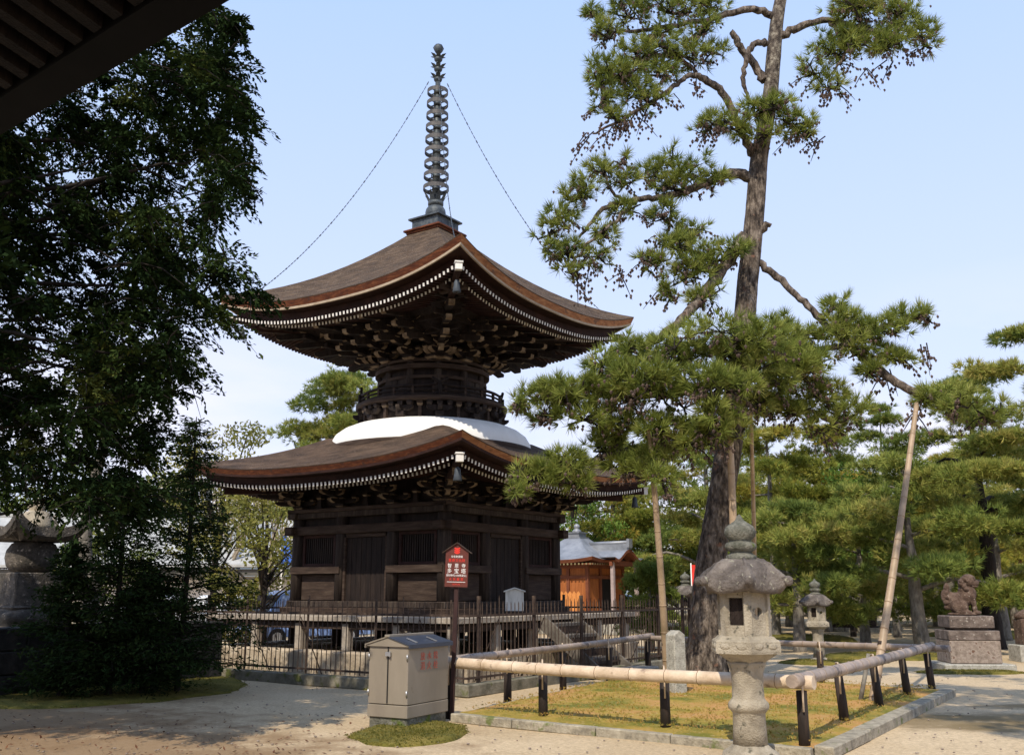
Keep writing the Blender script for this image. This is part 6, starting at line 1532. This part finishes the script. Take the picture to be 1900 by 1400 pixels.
mb = MB(); mb.add([(-14.5, -5.5, 3.6), (14.5, -5.5, 3.6), (14.5, 5.5, 3.6), (-14.5, 5.5, 3.6), (-12, 0, 7.2), (12, 0, 7.2)], [(0, 1, 5, 4), (1, 2, 5), (2, 3, 4, 5), (3, 0, 4), (0, 3, 2, 1)]); mb.build('roof', 'tile', bb)

# ------------------------------------------------------------------ left background: white building, sign, cars
wb = P(230, 1100, 46); wh = thing('white_building', 'long low white building with grey tiled roof behind the pagoda', 'building', (wb.x, wb.y, 0), R(-3))
Lw = 30
MB().box((0, 2.5, 1.15), (Lw, 5, 2.3)).build('wall', 'wallwhite', wh); MB().box((0, -.03, 1.95), (Lw, .16, .40)).build('white_band', 'white', wh)
mb = MB(); mb.box((0, -.55, 2.46), (Lw + 1.2, 1.1, .30)); mb.build('eave', 'fasciagrey', wh)
mb = MB()
for i in range(14): mb.box((-14 + i * 2.15, -.5, 2.70), (.12, 1.0, .12), 0)
mb.build('eave_beams', 'wood_end', wh)
mb = MB(); mb.add([(-15.6, -1.3, 2.80), (15.6, -1.3, 2.80), (15.6, 6.3, 2.8), (-15.6, 6.3, 2.8), (-15.4, 2.5, 5.3), (15.4, 2.5, 5.3), (-15.6, -1.3, 2.68), (15.6, -1.3, 2.68)], [(0, 1, 5, 4), (2, 3, 4, 5), (3, 0, 4), (1, 2, 5), (0, 6, 7, 1)]); rf = mb.build('roof', 'tile', wh)
MB().tube([(-15.5, 2.5, 5.33), (15.5, 2.5, 5.33)], .16, 8).build('ridge', 'tile', rf)
for i in range(6): MB().box((-13 + i * 5, -.02, 1.0), (1.6, .08, 1.3)).build('window', 'glass', wh)
p = P(536, 1100, 44.3); bs = thing('blue_sign', 'blue sign panel with white figures above the white building eave', 'sign', (p.x, p.y, 0))
MB().box((0, 0, 3.45), (.95, .08, 1.35)).build('panel', 'blue', bs, bevel=.01); MB().box((-.40, .12, 1.45), (.08, .08, 2.9)).build('post', 'white', bs); MB().box((.40, .12, 1.45), (.08, .08, 2.9)).build('post', 'white', bs)
MB().box((-.465, -.046, 3.45), (.03, .01, 1.33)).build('edge_strip', 'white', bs)
mb = MB()
for x, z, w_, h_ in ((.12, 3.8, .28, .34), (.33, 3.7, .12, .5), (-.12, 3.95, .14, .2)): mb.box((x, -.045, z), (w_, .01, h_))
mb.build('figures', 'whitepaint', bs)

def make_car(label, loc, rzv, paint, kind='van'):
    t = thing('parked_car', label, 'car', loc, rzv, 'cars parked behind the pagoda')
    L, Wd = (4.4, 1.7) if kind == 'van' else (4.2, 1.68)
    if kind == 'van': side_ = [(-2.2, .32), (2.2, .32), (2.22, .85), (1.75, 1.02), (1.15, 1.72), (.8, 1.84), (-1.8, 1.86), (-2.12, 1.70), (-2.2, .95)]
    else: side_ = [(-2.1, .3), (2.1, .3), (2.12, .72), (1.9, .82), (1.0, .92), (.45, 1.38), (.1, 1.44), (-1.0, 1.43), (-1.55, 1.05), (-2.05, .95)]
    mb = MB(); n = len(side_); vs = []
    for y, k in ((-Wd / 2, .0), (-Wd / 2 + .12, .04), (Wd / 2 - .12, .04), (Wd / 2, .0)):
        for x, z in side_:
            tz = max(0, z - .95); vs.append((x, y * (1 - .10 * tz), z + (k if z > .9 else 0)))
    for i in range(3):
        mb.add(vs[i * n:(i + 2) * n], [(j, (j + 1) % n, n + (j + 1) % n, n + j) for j in range(n)], 0, False)
    mb.add(vs[:n], [tuple(range(n))]); mb.add(vs[3 * n:], [tuple(range(n))]); mb.build('body', paint, t, bevel=.03)
    for s_ in (-1, 1):
        mb = MB(); yb, yt = s_ * (Wd / 2 + .006), s_ * (Wd / 2 * .925 + .012)
        for x0, x1 in (((-1.95, -.9), (-.82, .25), (.33, 1.35)) if kind == 'van' else ((-1.3, -.45), (-.38, .75),)):
            zt = 1.66 if kind == 'van' else 1.33; xt1 = x1 - (.42 if x1 > .6 else .02); xt0 = x0 + (.25 if x0 < -1.2 and kind != 'van' else .04)
            mb.add([(x0, yb, .98), (x1, yb, .98), (xt1, yt, zt), (xt0, yt, zt)], [(0, 1, 2, 3)])
        mb.build('side_windows', 'glass', t)
        MB().box((2.16 if kind == 'van' else 2.08, s_ * .6, .76 if kind == 'van' else .66), (.12, .30, .16)).build('headlight', 'headlamp', t, bevel=.02)
        MB().box((-2.17 if kind == 'van' else -2.06, s_ * .68, .98 if kind == 'van' else .8), (.10, .18, .30)).build('tail_light', 'lamp', t, bevel=.02)
        for x in (-1.35, 1.35):
            wl_ = MB().tube([(x, s_ * (Wd / 2 - .18), .31), (x, s_ * (Wd / 2 + .01), .31)], .31, 18).build('wheel', 'rubber', t); MB().tube([(x, s_ * (Wd / 2 - .02), .31), (x, s_ * (Wd / 2 + .018), .31)], .18, 14).build('rim', 'steel', wl_)
    mb = MB()
    if kind == 'van': mb.add([(1.73, -.72, 1.06), (1.73, .72, 1.06), (1.19, .66, 1.70), (1.19, -.66, 1.70)], [(0, 1, 2, 3)]); mb.v = [(x + .025, y, z + .025) for x, y, z in mb.v]
    else: mb.add([(.98, -.7, .95), (.98, .7, .95), (.47, .62, 1.36), (.47, -.62, 1.36)], [(0, 1, 2, 3)]); mb.v = [(x + .02, y, z + .03) for x, y, z in mb.v]
    mb.build('windscreen', 'glass', t)
    mb = MB(); mb.add([(-2.19, -.68, 1.08), (-2.19, .68, 1.08), (-2.13, .62, 1.62), (-2.13, -.62, 1.62)], [(0, 1, 2, 3)])
    if kind != 'van': mb.v = [(-1.5 - (.45 if z < 1.3 else 0), y, .98 if z < 1.3 else 1.34) for x, y, z in mb.v]
    mb.build('rear_window', 'glass', t)
    if kind == 'van': MB().box((-.4, 0, 1.89), (1.6, 1.1, .05)).build('roof_box', paint, t, bevel=.02)
    return t
make_car('light blue van parked before the white building left of the pagoda', (P(566, 1100, 31).x, 31.0, 0), R(-142), 'carblue').scale = (.9, .9, .87)
make_car('white saloon car glimpsed under the pagoda floor', (P(668, 1100, 33).x, 34, 0), R(170), 'carwhite', 'saloon')
make_car('silver saloon car half hidden by the young cypresses', (P(300, 1100, 35).x, 35.5, 0), R(8), 'cargrey', 'saloon')
make_car('white saloon car half hidden behind the left end of the veranda', (P(415, 1100, 36).x, 37, 0), R(12), 'carwhite', 'saloon')
make_car('silver saloon car parked in the gap right of the wooden steps', (P(1150, 1100, 50).x, 50, 0), R(5), 'cargrey', 'saloon')

# hills far off
mb = MB(); xs_ = np.linspace(-520, 420, 60); hh = [28 + 22 * math.exp(-((x + 150) / 90) ** 2) + 10 * math.sin(x / 47.) + 5 * math.sin(x / 17.) for x in xs_]
vs = [(x, 620, -5) for x in xs_] + [(x, 700, h) for x, h in zip(xs_, hh)] + [(x, 900, -5) for x in xs_]; n = 60
mb.add(vs, [(i, i + 1, n + i + 1, n + i) for i in range(59)] + [(n + i, n + i + 1, 2 * n + i + 1, 2 * n + i) for i in range(59)], 0, True)
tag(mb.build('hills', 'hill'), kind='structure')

# ------------------------------------------------------------------ eave of the hall the photograph was taken from
EZ = 3.3
def EP(px, py): d = ray(px, py); k = (EZ - EYE) / d.z; return Vector((0, 0, EYE)) + d * k
e1 = EP(0, 226); e2 = EP(374, 0); ed = (e2 - e1).normalized(); en = Vector((-ed.y, ed.x, 0))
if en.dot(Vector((.6, .8, 0))) < 0: en = -en
em = (e1 + e2) / 2
hall = thing('main_hall', 'dark timber eave of a temple hall with parallel rafters, top left corner', 'building', (em.x, em.y, 0), math.atan2(ed.y, ed.x))
# local x along the eave, local -y back under the roof (en may be +y or -y)
sgn = 1 if (Matrix.Rotation(math.atan2(ed.y, ed.x), 3, 'Z') @ Vector((0, 1, 0))).dot(en) > 0 else -1
LE = 5.6
tl = math.tan(R(14))
def HB(mb, x0, x1, y0, y1, zoff, th_):    # slab that rises inwards
    vs = []
    for x in (x0, x1):
        for y in (y0, y1):
            for h in (0, th_): vs.append((x, -sgn * y, EZ + y * tl + zoff + h))
    mb.add(vs, [(0, 1, 3, 2), (4, 6, 7, 5), (0, 4, 5, 1), (2, 3, 7, 6), (0, 2, 6, 4), (1, 5, 7, 3)])
mb = MB(); HB(mb, -LE, LE, .04, 6.5, .05, .04); mb.build('soffit', 'black', hall)
mb = MB(); HB(mb, -LE - .1, LE + .1, -.05, 7.0, .11, .20); mb.build('roof', 'tile_dark', hall)
mb = MB(); HB(mb, -LE - .05, LE + .05, -.02, .09, -.03, .14); mb.build('fascia', 'black', hall)
for i in range(97):
    x = -LE + .1 + i * (2 * LE - .2) / 96; mb = MB(); HB(mb, x - .024, x + .024, .10, 3.2, -.025, .07); mb.build('rafter', 'wood_dark', hall)
for i in range(4): MB().box((-LE + .5 + i * 3.4, -sgn * 3.3, EZ / 2 + .35), (.28, .28, EZ + .7)).build('column', 'black', hall)
MB().box((0, -sgn * 3.3, EZ + .62), (2 * LE, .2, .26)).build('beam', 'black', hall)
MB().box((0, -sgn * 5.5, EZ / 2 + .6), (2 * LE, .2, EZ + 1.2)).build('wall', 'black', hall)
